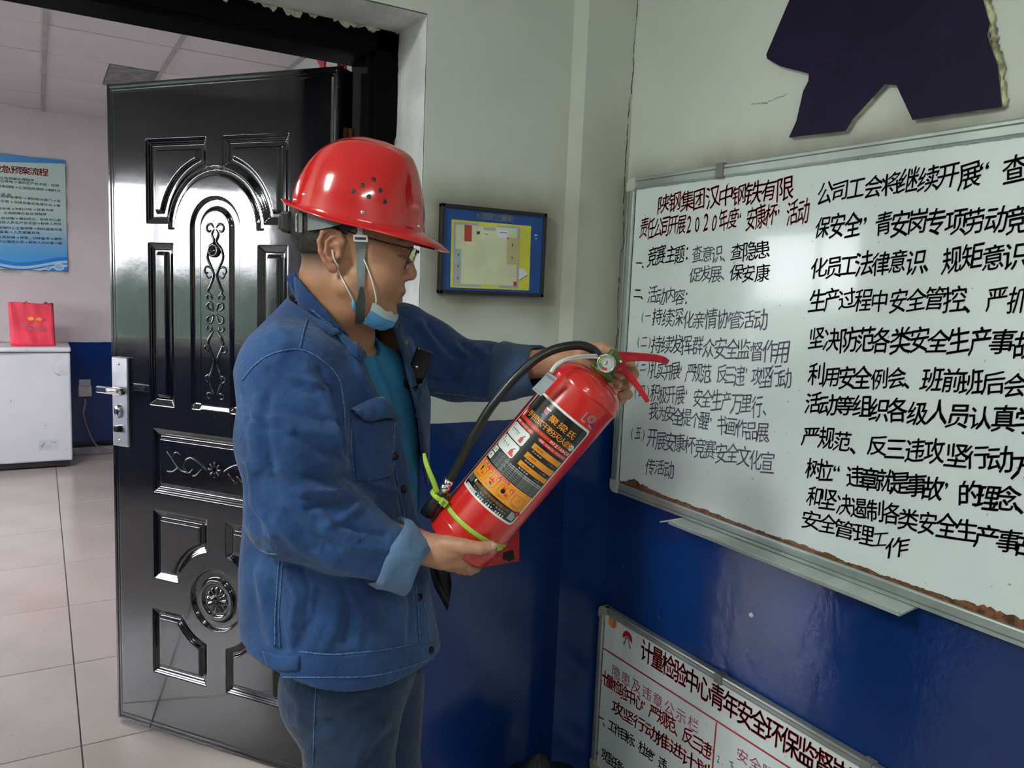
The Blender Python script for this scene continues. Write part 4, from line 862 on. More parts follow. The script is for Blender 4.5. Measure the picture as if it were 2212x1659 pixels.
for k in range(14):
    x_ = wt*(.10+.057*k); flat(TS, [(x_, ht*.82), (x_+wt*(.02 if k % 3 else .035), ht*.82), (x_+wt*(.02 if k % 3 else .035), ht*.93), (x_, ht*.93)], M['pgrey'] if k % 2 else M['ink'], 'tag_print', tg, .0005, px=False)
textline(TS, 'NO.0423', (wt*.2, ht*.10), (wt*.8, ht*.10), ht*.07, M['ink'], tg, lift=.0005, px=False, name='tag_print')
cs = N('clear_strap').set(col=(.72, .72, .70), rough=.25, alpha=.8).m
tube('tag_strap', [el(1190, 805, ED-.070), el(1202, 789, ED-.066), el(1225, 776, ED-.055), el(1262, 771, ED-.035), el(1292, 771, ED-.018)], (.0006, .0038), cs, ext, n=6, sm=5, flat=(0, -1, .2)); tube('tag_strap', [el(1188, 803, ED-.069), el(1205, 783, ED-.062), el(1240, 770, ED-.048), el(1290, 766, ED-.02)], (.0005, .002), cs, ext, n=6, sm=5, flat=(0, -1, .2))
# the printed label wrapped on the cylinder
CY = Cyl(eb, EZ, EXv, ER+.0004); Z = lambda x, y: (1000+x/5.53, 840+y/5.53); LI = EI
M['lblk'] = mat('label_black', (.012, .011, .011), .22, coat=.4); M['lorg'] = mat('label_orange', (.72, .27, .02), .25, coat=.4); M['lred'] = mat('label_red', (.62, .03, .02), .25, coat=.4); M['lwht'] = mat('label_white', (.70, .70, .68), .3, coat=.4); M['lgrey'] = mat('label_fine_print', (.30, .33, .32), .3); M['lbrn'] = mat('label_brown', (.22, .10, .03), .3, coat=.3)
lab = empty('printed_label'); lab.parent = ext
ca0, cb0 = CY.to2(*Z(5, 1095)); ca1, cb1 = CY.to2(*Z(1462, 490)); ct = CY.to2(*Z(965, 62)); cbr = CY.to2(*Z(545, 1592)); LA0 = min(ca0, ct[0]); LA0 = max(LA0, -ER*1.28)
LA1 = CY.to2(*Z(1440, 600))[0]; LB0 = (cb0+cbr[1])/2; LB1 = (cb1+ct[1])/2
def lrect(a0, b0, a1, b1, m, lift, name='label_print', rr=0):
    A = lambda t: LA0+(LA1-LA0)*t; B = lambda t: LB0+(LB1-LB0)*t
    pa0, pb0, pa1, pb1 = A(a0), B(b0), A(a1), B(b1)
    if not rr: return flat(CY, [(pa0, pb0), (pa1, pb0), (pa1, pb1), (pa0, pb1)], m, name, ext, lift, px=False, inv=LI, nu=max(2, int(abs(a1-a0)*40)))
    V = []; n_ = max(10, int(abs(a1-a0)*44))
    for i in range(n_+1):
        x = pa0+(pa1-pa0)*i/n_; d = min(x-pa0, pa1-x); q = 0 if d > rr else rr-math.sqrt(max(0, rr*rr-(rr-d)**2)); V += [LI @ CY.to3(x, pb0+q, lift), LI @ CY.to3(x, pb1-q, lift)]
    return mesh(name, V, [(2*i, 2*i+2, 2*i+3, 2*i+1) for i in range(n_)], m, ext)
bpy.data.objects.remove(lab)
def lt(txt, a0, b0, a1, b1, h, m, bold=.0, lift=.0012, slant=0, ws=1.0):
    A = lambda t: LA0+(LA1-LA0)*t; B = lambda t: LB0+(LB1-LB0)*t
    return textline(CY, txt, (A(a0), B(b0)), (A(a1), B(b1)), h*(LB1-LB0), M[m], ext, lift=lift, bold=bold, name='label_print', px=False, inv=LI, slant=slant, ws=ws)
lrect(-.012, -.010, 1.015, 1.012, M['lwht'], .0001, 'label_sheet', rr=.006); lrect(.01, .008, .992, .992, M['lblk'], .0003, rr=.005)
lt('聚梁氏', .50, .900, .80, .900, .058, 'lorg', .015); lt('手提式干粉灭火器', .18, .815, .86, .815, .052, 'lorg', .012)
A_ = lambda t: LA0+(LA1-LA0)*t; B_ = lambda t: LB0+(LB1-LB0)*t
def lpoly(P, m, lift=.0010): return flat(CY, [(A_(a), B_(b)) for a, b in P], m, 'label_print', ext, lift, px=False, inv=LI)
M['lblue'] = mat('label_blue', (.03, .06, .3), .3)
lpoly([(.31, .945), (.40, .955), (.405, .94), (.345, .93), (.34, .912), (.375, .905), (.37, .89), (.315, .90)], M['lred']); lpoly([(.345, .928), (.39, .925), (.395, .875), (.32, .868), (.322, .882), (.372, .886), (.372, .908), (.348, .905)], M['lblue'], .0011)
disc(CY, (A_(.93), B_(.81)), .0058, M['lwht'], 'label_print', ext, .0010, px=False, inv=LI); lt('CCC', .912, .81, .948, .81, .022, 'lblk', .02, .0014)
lrect(.01, .735, .992, .768, M['lred'], .0006); lt('FIRE EXTINGUISHER PORTABLE', .16, .752, .60, .752, .016, 'lorg', .0, .0010); lt('MFZ/ABC5', .66, .752, .95, .752, .030, 'lwht', .03, .0010)
lpoly([(.015, .735), (.015, .80), (.05, .85), (.075, .83), (.085, .80), (.11, .84), (.115, .735)], M['lred'], .0008); lpoly([(.05, .76), (.05, .80), (.062, .82), (.078, .80), (.078, .76)], M['lwht'], .0011)
lrect(.03, .690, .40, .722, M['lred'], .0006, rr=.002); lt('使用方法 INSTRUCTIONS', .06, .706, .37, .706, .018, 'lwht', .02, .0010)
lrect(.50, .690, .975, .722, M['lred'], .0006, rr=.002); lt('技术参数 TECHNICAL PARAMETERS', .53, .706, .95, .706, .018, 'lwht', .02, .0010)
for (a0, b0, a1, b1, k) in ((.03, .560, .40, .682, '1'), (.03, .430, .40, .550, '2')):
    lrect(a0, b0, a1, b1, M['lwht'], .0006, rr=.003); lt(k, a0+.05, b1-.022, a0+.051, b1-.022, .024, 'lblk', .04, .0012)
    lt('拔出保险销' if k == '1' else '对准火焰', a0+.05, b1-.05, a0+.20, b1-.05, .014, 'lblk', 0, .0012); lt('PULL PIN' if k == '1' else 'PRESS', a0+.05, b1-.068, a0+.20, b1-.068, .011, 'lblk', 0, .0012)
    e_ = a0+.27; lpoly([(e_, b0+.015), (e_+.055, b0+.015), (e_+.055, b0+.055), (e_+.035, b0+.068), (e_+.02, b0+.068), (e_, b0+.055)], M['lred']); lpoly([(e_+.022, b0+.068), (e_+.032, b0+.068), (e_+.055, b0+.088), (e_+.045, b0+.09)], M['lblk'], .0012)
lpoly([(.355, .445), (.385, .445), (.392, .465), (.375, .458), (.370, .485), (.362, .462), (.350, .468)], M['lred'], .0012)
lrect(.03, .370, .135, .422, M['lwht'], .0006, rr=.001); lrect(.03, .305, .135, .362, M['lwht'], .0006, rr=.001); lt('注意', .06, .396, .10, .396, .014, 'lblk', 0, .001); lt('禁', .08, .334, .081, .334, .018, 'lblk', 0, .001)
random.seed(5)
for i, b in enumerate(np.linspace(.415, .305, 9)): lt('灭火器应放置在干燥通风处'[: 9+i % 3], .165, b, .38+.01*(i % 3), b, .011, 'lgrey', .0, .0010)
for i, b in enumerate(np.linspace(.400, .300, 7)): lt('灭火剂氮气驱动试验压力温度范围有效喷射时间距离米', .43, b, .96, b, .012, 'lgrey' if i > 1 else 'lwht', .0, .0010)
for (b0, b1, tx) in ((.625, .672, '灭火级别'), (.530, .580, '喷射距离'), (.450, .492, '使用温度')):
    lrect(.50, b0-.01, .975, b1-.01, M['lorg'], .0006); lt('灭火器总质量', .56, b1-.032, .66, b1-.032, .012, 'lbrn', 0, .001); lt(tx, .56, b0-.026, .68, b0-.026, .014, 'lwht', 0, .001); lt('2.1MPa', .82, b0-.026, .90, b0-.026, .012, 'lwht', 0, .001)
lrect(.01, .115, .992, .285, M['lorg'], .0006); lrect(.05, .255, .60, .280, M['lred'], .0009, rr=.001); lt('灭火种类 FIRE EXTINGUISHING SPECIES', .08, .267, .57, .267, .017, 'lwht', .02, .0012)
for i, (a, k) in enumerate(((.06, 'A'), (.29, 'B'), (.52, 'C'), (.75, ''))):
    lrect(a, .150, a+.18, .240, M['lbrn'], .0008, rr=.003); lrect(a+.006, .153, a+.174, .237, M['lorg'], .0010, rr=.003)
    if k: lrect(a+.14, .222, a+.19, .252, M['lred'], .0012); lt(k, a+.165, .237, a+.166, .237, .022, 'lwht', .03, .0015)
    lt('物质火灾', a+.05, .140, a+.14, .140, .011, 'lbrn', 0, .0012)
    if i == 0: lpoly([(a+.05, .225), (a+.085, .228), (a+.08, .18), (a+.065, .178)], M['lblk'], .0013); lpoly([(a+.105, .17), (a+.12, .20), (a+.13, .175), (a+.14, .205), (a+.15, .17)], M['lred'], .0013)
    if i == 1: lpoly([(a+.06, .175), (a+.11, .18), (a+.13, .165), (a+.10, .160)], M['lblk'], .0013); lpoly([(a+.04, .19), (a+.06, .225), (a+.075, .20), (a+.10, .23), (a+.12, .20), (a+.14, .215), (a+.13, .185)], M['lred'], .0013)
    if i == 2: disc(CY, (A_(a+.07), B_(.19)), .0042, M['lblk'], 'label_print', ext, .0014, px=False, inv=LI); lpoly([(a+.04, .205), (a+.05, .235), (a+.07, .215), (a+.085, .235), (a+.09, .205)], M['lred'], .0013); lpoly([(a+.11, .165), (a+.12, .20), (a+.14, .185), (a+.155, .195), (a+.155, .165)], M['lred'], .0013)
    if i == 3: lpoly([(a+.04, .175), (a+.10, .200), (a+.085, .205), (a+.14, .225), (a+.09, .212), (a+.105, .205)], M['lred'], .0013)
lt('聚梁氏消防科技有限公司', .24, .085, .80, .085, .026, 'lbrn', .03); lt('地址：消防产品生产基地园区', .24, .055, .80, .055, .015, 'lgrey'); lt('执行标准：GB4351', .26, .037, .60, .037, .012, 'lgrey')
for i, b in enumerate((.105, .09, .075, .06)): lt('合格证编号', .035, b, .14, b, .011, 'lgrey')
lpoly([(.175, .105), (.20, .112), (.205, .09), (.185, .075), (.18, .085)], M['lwht']); lt('全国服务热线：400-687-0083', .10, .022, .80, .022, .026, 'lwht', .03)
lrect(.86, .028, .965, .10, M['lgrey'], .0008); disc(CY, (A_(.955), B_(.105)), .006, mat('label_seal', (.35, .03, .03), .3), 'label_print', ext, .0016, px=False, inv=LI); lt('24', .93, .135, .96, .135, .016, 'lwht', 0, .0018)
# torn corner, small silver emblem to the right
M['foil'] = mat('silver_foil', (.42, .30, .36), .35, .4); e0 = CY.to2(*Z(1450, 380)); 
def ep(P, m, lift): return flat(CY, [CY.to2(*Z(*p)) for p in P], m, 'emblem_sticker', ext, lift, px=False, inv=LI)
ep([(1480, 275), (1495, 282), (1418, 375), (1402, 368)], M['foil'], .0006); ep([(1402, 368), (1418, 365), (1545, 455), (1535, 480)], mat('foil_pale', (.62, .48, .50), .35, .3), .0009); ep([(1540, 410), (1572, 432), (1548, 475), (1512, 450)], mat('foil_violet', (.14, .06, .14), .35, .3), .0012)
disc(CY, CY.to2(*Z(1535, 365)), .0075, M['foil'], 'emblem_sticker', ext, .0006, px=False, inv=LI, r0=.0055); disc(CY, CY.to2(*Z(1535, 365)), .004, M['foil'], 'emblem_sticker', ext, .0006, px=False, inv=LI, r0=.0025)
# ------------------------------------------------------------------ implicit-surface modelling for the person (numpy)
F4 = np.float32
def v3(p): return np.array(p, F4)
def smin(a, b, k): h = np.clip(.5+.5*(b-a)/k, 0, 1); return b+(a-b)*h-k*h*(1-h)
def smax(a, b, k): return -smin(-a, -b, k)
def ell(P, c, r, Rm=None):
    q = P-v3(c)
    if Rm is not None: q = q @ np.asarray(Rm, F4)
    r = v3(r); k0 = np.sqrt(((q/r)**2).sum(-1)); k1 = np.sqrt(((q/(r*r))**2).sum(-1))+1e-9; return k0*(k0-1)/k1
def cap(P, a, b, ra, rb):
    a = v3(a); b = v3(b); ab = b-a; t = np.clip(((P-a) @ ab)/(ab@ab), 0, 1); q = P-(a+t[..., None]*ab); return np.sqrt((q*q).sum(-1))-(ra+(rb-ra)*t)
def chain(P, pts, rs, k=.01):
    d = None
    for i in range(len(pts)-1):
        e = cap(P, pts[i], pts[i+1], rs[i], rs[i+1]); d = e if d is None else smin(d, e, k)
    return d
def polygonize(fn, xs, ys, zs, bs=8, slack=1.35):
    ax = [np.asarray(a, F4) for a in (xs, ys, zs)]; nb = [-(-(len(a)-1)//bs) for a in ax]
    for q in range(3):                # pad axes to whole blocks
        need = nb[q]*bs+1-len(ax[q]); st = ax[q][-1]-ax[q][-2]
        if need > 0: ax[q] = np.concatenate([ax[q], ax[q][-1]+st*np.arange(1, need+1, dtype=F4)])
    c = [(a[:-1:bs]+a[bs::bs])/2 for a in ax]; hw_ = [(a[bs::bs]-a[:-1:bs])/2 for a in ax]
    Cg = np.stack(np.meshgrid(*c, indexing='ij'), -1); d = fn(Cg.reshape(-1, 3)).reshape(Cg.shape[:3])
    hd = np.sqrt(sum(h**2 for h in np.meshgrid(*hw_, indexing='ij')))
    act = np.argwhere(np.abs(d) < hd*slack+.004)
    Vv = np.repeat(np.repeat(np.repeat(np.sign(d).astype(F4), bs, 0), bs, 1), bs, 2); Vv = np.pad(Vv, ((0, 1),)*3, mode='edge')
    o = np.arange(bs+1)
    for s in range(0, len(act), 600):
        A = act[s:s+600]; ix = [A[:, q][:, None]*bs+o for q in range(3)]
        X, Y, Zz = ax[0][ix[0]], ax[1][ix[1]], ax[2][ix[2]]; n_ = len(A); m_ = bs+1
        P = np.empty((n_, m_, m_, m_, 3), F4); P[..., 0] = X[:, :, None, None]; P[..., 1] = Y[:, None, :, None]; P[..., 2] = Zz[:, None, None, :]
        D = fn(P.reshape(-1, 3)).reshape(n_, m_, m_, m_)
        for q in range(n_):
            i, j, k = A[q]*bs; Vv[i:i+m_, j:j+m_, k:k+m_] = D[q]
    ins = Vv < 0; sh = [s-1 for s in Vv.shape]
    lo = np.ones(sh, bool); hi = np.zeros(sh, bool)
    for i in (0, 1):
        for j in (0, 1):
            for k in (0, 1): b = ins[i:i+sh[0], j:j+sh[1], k:k+sh[2]]; lo &= b; hi |= b
    cell = np.argwhere(hi & ~lo); idm = -np.ones(sh, np.int32); idm[tuple(cell.T)] = np.arange(len(cell))
    acc = np.zeros((len(cell), 3)); cnt = np.zeros(len(cell)); I, J, K = cell.T
    cor = [(i, j, k) for i in (0, 1) for j in (0, 1) for k in (0, 1)]
    val = {c_: Vv[I+c_[0], J+c_[1], K+c_[2]] for c_ in cor}
    for c_ in cor:
        for q in range(3):
            if c_[q]: continue
            e_ = list(c_); e_[q] = 1; e_ = tuple(e_); a, b = val[c_], val[e_]; m_ = (a < 0) != (b < 0)
            t = np.where(m_, a/(a-b+1e-12), 0)
            for w in range(3):
                base = ax[w][cell[:, w]+c_[w]]
                if w == q: base = base+t*(ax[w][cell[:, w]+1]-ax[w][cell[:, w]])
                acc[:, w] += np.where(m_, base, 0)
            cnt += m_
    V = acc/cnt[:, None]; Q = []
    for q in range(3):
        a, b = [(1, 2), (2, 0), (0, 1)][q]
        sl0 = [slice(None)]*3; sl1 = [slice(None)]*3; sl0[q] = slice(0, -1); sl1[q] = slice(1, None)
        x0 = ins[tuple(sl0)]; x1 = ins[tuple(sl1)]; E_ = np.argwhere(x0 != x1)
        E_ = E_[(E_[:, a] > 0) & (E_[:, b] > 0) & (E_[:, a] < sh[a]) & (E_[:, b] < sh[b])]
        if not len(E_): continue
        def g(da, db): t = E_.copy(); t[:, a] -= da; t[:, b] -= db; return idm[tuple(t.T)]
        f = np.stack([g(1, 1), g(0, 1), g(0, 0), g(1, 0)], -1); flip = ~x0[tuple(E_.T)]; f[flip] = f[flip][:, ::-1]; Q.append(f)
    return V, np.concatenate(Q)
def axis(lo, hi, coarse, fine=()):    # spacing: coarse, with (a, b, step) finer spans
    x = [lo]
    while x[-1] < hi:
        s = coarse
        for a, b, st in fine:
            if a <= x[-1] <= b: s = min(s, st)
        x.append(x[-1]+s)
    return np.array(x)
def project(P):                       # person-frame points -> photo pixels
    q = P.copy().astype(float); q[..., 2] -= 1.45; W = q[..., :1]*_R+q[..., 1:2]*_F+q[..., 2:]*_U
    z = W@_F2; return np.stack([1106+FPX*(W@_RR)/z, 829.5-FPX*(W@_UR)/z], -1), z
def normals(V, Q):
    n_ = np.cross(V[Q[:, 2]]-V[Q[:, 0]], V[Q[:, 3]]-V[Q[:, 1]]); N_ = np.zeros_like(V)
    for k in range(4): np.add.at(N_, Q[:, k], n_)
    return N_/(np.linalg.norm(N_, axis=1)[:, None]+1e-12)
def smooth(V, Q, it=1, lam=.5):
    E_ = np.concatenate([Q[:, [0, 1]], Q[:, [1, 2]], Q[:, [2, 3]], Q[:, [3, 0]]]); dg = np.zeros(len(V)); np.add.at(dg, E_[:, 0], 1); np.add.at(dg, E_[:, 1], 1)
    for _ in range(it):
        s = np.zeros_like(V); np.add.at(s, E_[:, 0], V[E_[:, 1]]); np.add.at(s, E_[:, 1], V[E_[:, 0]]); V = V+lam*(s/dg[:, None]-V)
    return V
def polydist(uv, pts):                # distance in px to polyline, and parameter
    d = np.full(len(uv), 1e9); pts = np.array(pts, float)
    for a, b in zip(pts[:-1], pts[1:]):
        ab = b-a; t = np.clip(((uv-a)@ab)/(ab@ab), 0, 1); q = uv-(a+t[:, None]*ab); d = np.minimum(d, np.hypot(q[:, 0], q[:, 1]))
    return d
def folds(V, Q, strokes, side=1):     # cloth folds: ridges (+) and valleys (-) along strokes on the near side
    N_ = normals(V, Q); uv, z = project(V); vd = V-np.array([0, 0, 1.45]); vd /= np.linalg.norm(vd, axis=1)[:, None]
    near = np.clip(-(N_*vd).sum(1)*2.2+.15, 0, 1); disp = np.zeros(len(V))
    for amp, w, pts in strokes:
        m_ = polydist(uv, pts); p = np.array(pts, float); L_ = np.linalg.norm(p[-1]-p[0]); c = p.mean(0)
        disp += amp*np.exp(-(m_/w)**2)
    return V+N_*(disp*near)[:, None]
def wobble(V, Q, amp, sc, seed=0):
    N_ = normals(V, Q); r = np.random.RandomState(seed); d = np.zeros(len(V))
    for k in range(10):
        w = r.normal(size=3)*sc; d += np.sin(V@w+r.uniform(0, 6))*np.sin(V@(r.normal(size=3)*sc*.6)+r.uniform(0, 6))
    return V+N_*(d*amp/3)[:, None]

PB = np.array([L3(700, 900, 1.5)[0]+.02, 1.52, 0.0])      # person's base point on the floor (person frame)
pw_ = _R*PB[0]+_F*PB[1]
man = empty('person', tuple(pw_), Matrix.Rotation(-YAW, 3, 'Z'), label='man in blue denim work clothes and T-shirt holding a fire extinguisher, seen in profile', cat='person')
def pobj(name, V, Q, m, parent=man): return fastmesh(name, V-PB, Q, m, parent)
def lp_(p): return Vector(p)-Vector(PB)
HD = 1.465; HO = L3(742, 545, HD); psi = math.radians(2.5)   # head frame: ear canal level, mid plane
Rh = np.array([[math.cos(psi), -math.sin(psi), 0], [math.sin(psi), math.cos(psi), 0], [0, 0, 1]])   # columns: forward, left, up
def hp(x, y, z): return HO+Rh@np.array([x, y, z])
def H(P): return (P-v3(HO)) @ Rh.astype(F4)

def head(P):
    q = H(P)
    d = ell(q, (.008, 0, .045), (.100, .077, .092)); d = smin(d, ell(q, (.062, 0, .000), (.062, .060, .066)), .03)
    d = smin(d, ell(q, (.045, 0, -.062), (.058, .060, .055)), .03)                                   # cheeks and jaw
    for s in (-1, 1):
        d = smin(d, ell(q, (.064, s*.039, -.044), (.042, .029, .040)), .02)
        d = smin(d, cap(q, (.018, s*.056, -.062), (.068, s*.030, -.108), .020, .016), .022)          # jaw line
        d = smin(d, cap(q, (.060, s*.055, -.006), (.098, s*.036, -.012), .012, .011), .016)          # cheek bone
    d = smin(d, ell(q, (.079, 0, -.104), (.020, .026, .018)), .018)                                  # chin
    d = smin(d, ell(q, (.030, 0, -.100), (.052, .048, .034)), .03)                                   # double chin
    d = smin(d, cap(q, (.114, -.026, .024), (.114, .026, .024), .0125, .0125), .014)                 # brow
    for s in (-1, 1):
        d = smax(d, -ell(q, (.126, s*.031, .001), (.0165, .017, .0105)), .012)                      # socket
        d = smin(d, ell(q, (.1005, s*.031, .000), (.0142, .0152, .0125)), .0035)                     # lids
        d = smax(d, -cap(q, (.1135, s*.022, -.0040), (.1045, s*.046, -.0030), .0012, .0012), .0015)  # lid slit
        d = smin(d, cap(q, (.108, s*.017, -.0135), (.104, s*.040, -.0135), .0042, .0038), .006)      # bag under the eye
    d = smin(d, cap(q, (.112, 0, .008), (.1255, 0, -.030), .0068, .0088), .010)                      # nose
    d = smin(d, ell(q, (.1225, 0, -.0365), (.0120, .0115, .0100)), .006)
    for s in (-1, 1):
        d = smin(d, ell(q, (.1135, s*.0135, -.0405), (.0100, .0072, .0078)), .005); d = smax(d, -ell(q, (.1175, s*.0068, -.0482), (.0060, .0034, .0034)), .002)
        d = smax(d, -cap(q, (.111, s*.0225, -.036), (.100, s*.033, -.062), .0016, .0016), .008)      # smile fold
    d = smin(d, ell(q, (.092, 0, -.066), (.0205, .030, .024)), .012)                                 # mouth barrel
    d = smin(d, cap(q, (.1085, -.009, -.0665), (.1085, .009, -.0665), .0060, .0060), .005)           # lips
    for s in (-1, 1): d = smin(d, cap(q, (.1080, s*.009, -.0660), (.0960, s*.0235, -.0755), .0050, .0022), .004); d = smin(d, cap(q, (.1010, s*.006, -.0845), (.0940, s*.020, -.0785), .0058, .0024), .004)
    d = smin(d, cap(q, (.1025, -.008, -.0852), (.1025, .008, -.0852), .0068, .0068), .004)
    d = smax(d, -cap(q, (.1110, 0, -.0758), (.0985, 0, -.0768), .0016, .0013), .002)
    for s in (-1, 1): d = smax(d, -cap(q, (.1110, s*.004, -.0758), (.0960, s*.0235, -.0775), .0014, .0008), .002)
    d = smax(d, -ell(q, (.1085, 0, -.0960), (.009, .016, .0055)), .008)                              # dip above the chin
    return d
EARS = [((-.012, .018), (-.016, .032), (-.008, .046), (.010, .050), (.020, .040), (.021, .026)), ]
def ears(P):
    q = H(P); d = np.full(len(P), 1., F4)
    for s in (-1, 1):
        o = lambda x, z, y=0: (x-.006, s*(.0755+y), z-.012)
        hel = [o(.016, .012, -.004), o(.019, .028, .001), o(.012, .042, .006), o(-.002, .048, .009), o(-.015, .042, .011), o(-.021, .026, .012), o(-.019, .008, .010), o(-.012, -.008, .007), o(-.003, -.019, .003)]
        e_ = chain(q, hel, [.0034, .0040, .0040, .0042, .0042, .0040, .0038, .0040, .0055], .003)
        pl_ = ell(q, o(-.002, .018, .0035), (.0185, .0042, .029)); lobe = ell(q, o(.002, -.019, .001), (.0085, .0048, .0100))
        anti = chain(q, [o(.004, .034, .006), o(-.009, .026, .0085), o(-.010, .008, .0085), o(-.001, -.006, .006)], [.0030, .0032, .0034, .0034], .002)
        tr = ell(q, o(.0125, .004, .002), (.0050, .0050, .0065)); con = ell(q, o(.002, .008, .0085), (.0088, .0060, .0105)); tri = ell(q, o(.004, .027, .009), (.008, .0045, .006))
        e_ = smin(smin(e_, pl_, .003), lobe, .005); e_ = smin(e_, anti, .002); e_ = smax(e_, -con, .002); e_ = smax(e_, -tri, .002); e_ = smin(e_, tr, .003)
        e_ = smin(e_, cap(q, (.004, s*.060, .000), (.004, s*.072, .000), .012, .006), .004)
        d = np.minimum(d, e_)
    return d
# joints of the pose, taken in the person frame
TS_ = [(720, 715, .090, .135), (790, 727, .128, .205), (870, 742, .138, .212), (960, 742, .142, .208), (1060, 737, .146, .202), (1200, 731, .152, .205), (1300, 735, .157, .212), (1400, 748, .158, .222), (1475, 756, .160, .226)]
TZ = []; 
for v_, u_, a_, b_ in TS_: q_ = L3(u_, v_, 1.52); TZ.append((q_[2], q_[0], q_[1], a_, b_))
TZ.sort(); TZ = np.array(TZ, F4); PHI = math.radians(-23)
cP, sP = math.cos(PHI), math.sin(PHI)
def torso(P, da=0., db=0.):
    z = P[:, 2]; zc = np.clip(z, TZ[0, 0], TZ[-1, 0]); cl, cdp, a, b = (np.interp(zc, TZ[:, 0], TZ[:, k]).astype(F4) for k in (1, 2, 3, 4)); a = a+da; b = b+db
    x = P[:, 0]-cl; y = P[:, 1]-cdp; xf = x*cP+y*sP; yl = -x*sP+y*cP; e_ = 2.4
    k = (np.abs(xf/a)**e_+np.abs(yl/b)**e_)**(1/e_); d = (k-1)*np.minimum(a, b)*1.0
    over = z-TZ[-1, 0]; under = TZ[0, 0]-z; return smax(smax(d, over, .05), under, .012)
SHN = L3(628, 812, 1.37); ELN = L3(640, 1105, 1.31); MIDN = L3(632, 950, 1.325); WRN = L3(925, 1188, 1.375)
SHF = L3(862, 742, 1.70); ELF = L3(985, 800, 1.75); WRF = L3(1243, 780, 1.575)
NK0 = hp(-.022, 0, -.050); NK1 = L3(722, 745, 1.52)
def hand(P, chains_, palm, k=.006):
    d = None
    for c_, r_ in palm:
        e_ = chain(P, c_, r_, .012); d = e_ if d is None else smin(d, e_, .012)
    for c_, r_ in chains_:
        e_ = chain(P, c_, r_, .003); d = smin(d, e_, k)
    return d
# near (right) hand carrying the base: thumb along the near side of the cylinder, four fingers under and behind it
g3 = L3
RN = dict(
 palm=[([g3(925, 1188, 1.375), g3(958, 1194, 1.372), g3(992, 1204, 1.380)], [.0235, .0275, .0220]), ([g3(940, 1192, 1.365), g3(972, 1214, 1.405)], [.022, .018]), ([g3(940, 1182, 1.36), g3(985, 1188, 1.352)], [.0225, .0170])],
 fin=[([g3(962, 1176, 1.352), g3(1002, 1180, 1.338), g3(1036, 1184, 1.336), g3(1062, 1180, 1.340)], [.0170, .0135, .0112, .0100]),
      ([g3(990, 1206, 1.375), g3(1012, 1222, 1.395), g3(1024, 1228, 1.425), g3(1030, 1228, 1.448)], [.0125, .0102, .0092, .0082]),
      ([g3(984, 1212, 1.395), g3(1003, 1226, 1.420), g3(1016, 1232, 1.450), g3(1026, 1226, 1.474)], [.0125, .0104, .0094, .0084]),
      ([g3(975, 1214, 1.410), g3(992, 1228, 1.440), g3(1006, 1232, 1.468), g3(1018, 1222, 1.488)], [.0120, .0100, .0090, .0080]),
      ([g3(962, 1212, 1.420), g3(976, 1224, 1.450), g3(986, 1226, 1.474), g3(996, 1218, 1.490)], [.0105, .0088, .0080, .0072])])
RF = dict(
 palm=[([g3(1243, 780, 1.565), g3(1268, 778, 1.530), g3(1300, 778, 1.520)], [.0265, .0285, .0235]), ([g3(1252, 790, 1.56), g3(1300, 812, 1.545)], [.024, .020])],
 fin=[([g3(1262, 764, 1.53), g3(1284, 755, 1.478), g3(1302, 754, 1.455), g3(1320, 762, 1.446)], [.0170, .0140, .0118, .0095]),
      ([g3(1312, 768, 1.515), g3(1358, 786, 1.505), g3(1368, 808, 1.478), g3(1354, 832, 1.455)], [.0135, .0118, .0108, .0092]),
      ([g3(1308, 788, 1.525), g3(1352, 812, 1.520), g3(1352, 832, 1.485), g3(1334, 829, 1.452)], [.0130, .0112, .0102, .0090]),
      ([g3(1300, 806, 1.535), g3(1342, 838, 1.535), g3(1356, 852, 1.505), g3(1342, 853, 1.478)], [.0125, .0108, .0096, .0086]),
      ([g3(1288, 820, 1.545), g3(1324, 850, 1.545), g3(1344, 864, 1.52), g3(1336, 866, 1.495)], [.0110, .0095, .0086, .0076])])
# left (far) hand: upper finger runs past the levers to (1370,800)
def skin_fn(P):
    d = np.full(len(P), .5, F4); z = P[:, 2]; x = P[:, 0]
    m_ = (P[:, 2] > HO[2]-.22) & (np.abs(P[:, 0]-HO[0]) < .25)
    if m_.any():
        Q_ = P[m_]; e_ = head(Q_); nk = cap(Q_, NK0, NK1, .058, .066); nk = smin(nk, cap(Q_, hp(.012, 0, -.095), L3(752, 722, 1.51), .040, .048), .03); e_ = smin(e_, nk, .022); e_ = np.minimum(e_, smin(e_, ears(Q_), .003)); d[m_] = e_
    m_ = (P[:, 2] < HO[2]-.12)
    if m_.any():
        Q_ = P[m_]; t_ = torso(Q_, -.040, -.045); t_ = smin(t_, cap(Q_, NK0, NK1, .058, .066), .03)
        for S, E_ in ((SHN, MIDN), (SHF, ELF)): t_ = smin(t_, cap(Q_, S, E_, .048, .036), .04)
        t_ = smin(t_, cap(Q_, MIDN, ELN, .046, .042), .02)
        t_ = smin(t_, chain(Q_, [ELN, ELN+(WRN-ELN)*.35, WRN-(WRN-ELN)*.12, WRN], [.040, .036, .028, .0245], .02), .02); t_ = smin(t_, chain(Q_, [ELF, ELF+(WRF-ELF)*.35, WRF-(WRF-ELF)*.15, WRF], [.034, .034, .028, .0265], .02), .02)
        d[m_] = np.minimum(d[m_], t_)
    for A, W_ in ((RN, WRN), (RF, WRF)):
        m_ = ((P-v3(W_))**2).sum(1) < .20**2
        if m_.any(): d[m_] = smin(d[m_], hand(P[m_], A['fin'], A['palm'], .0025 if A is RF else .004), .014)
    return d
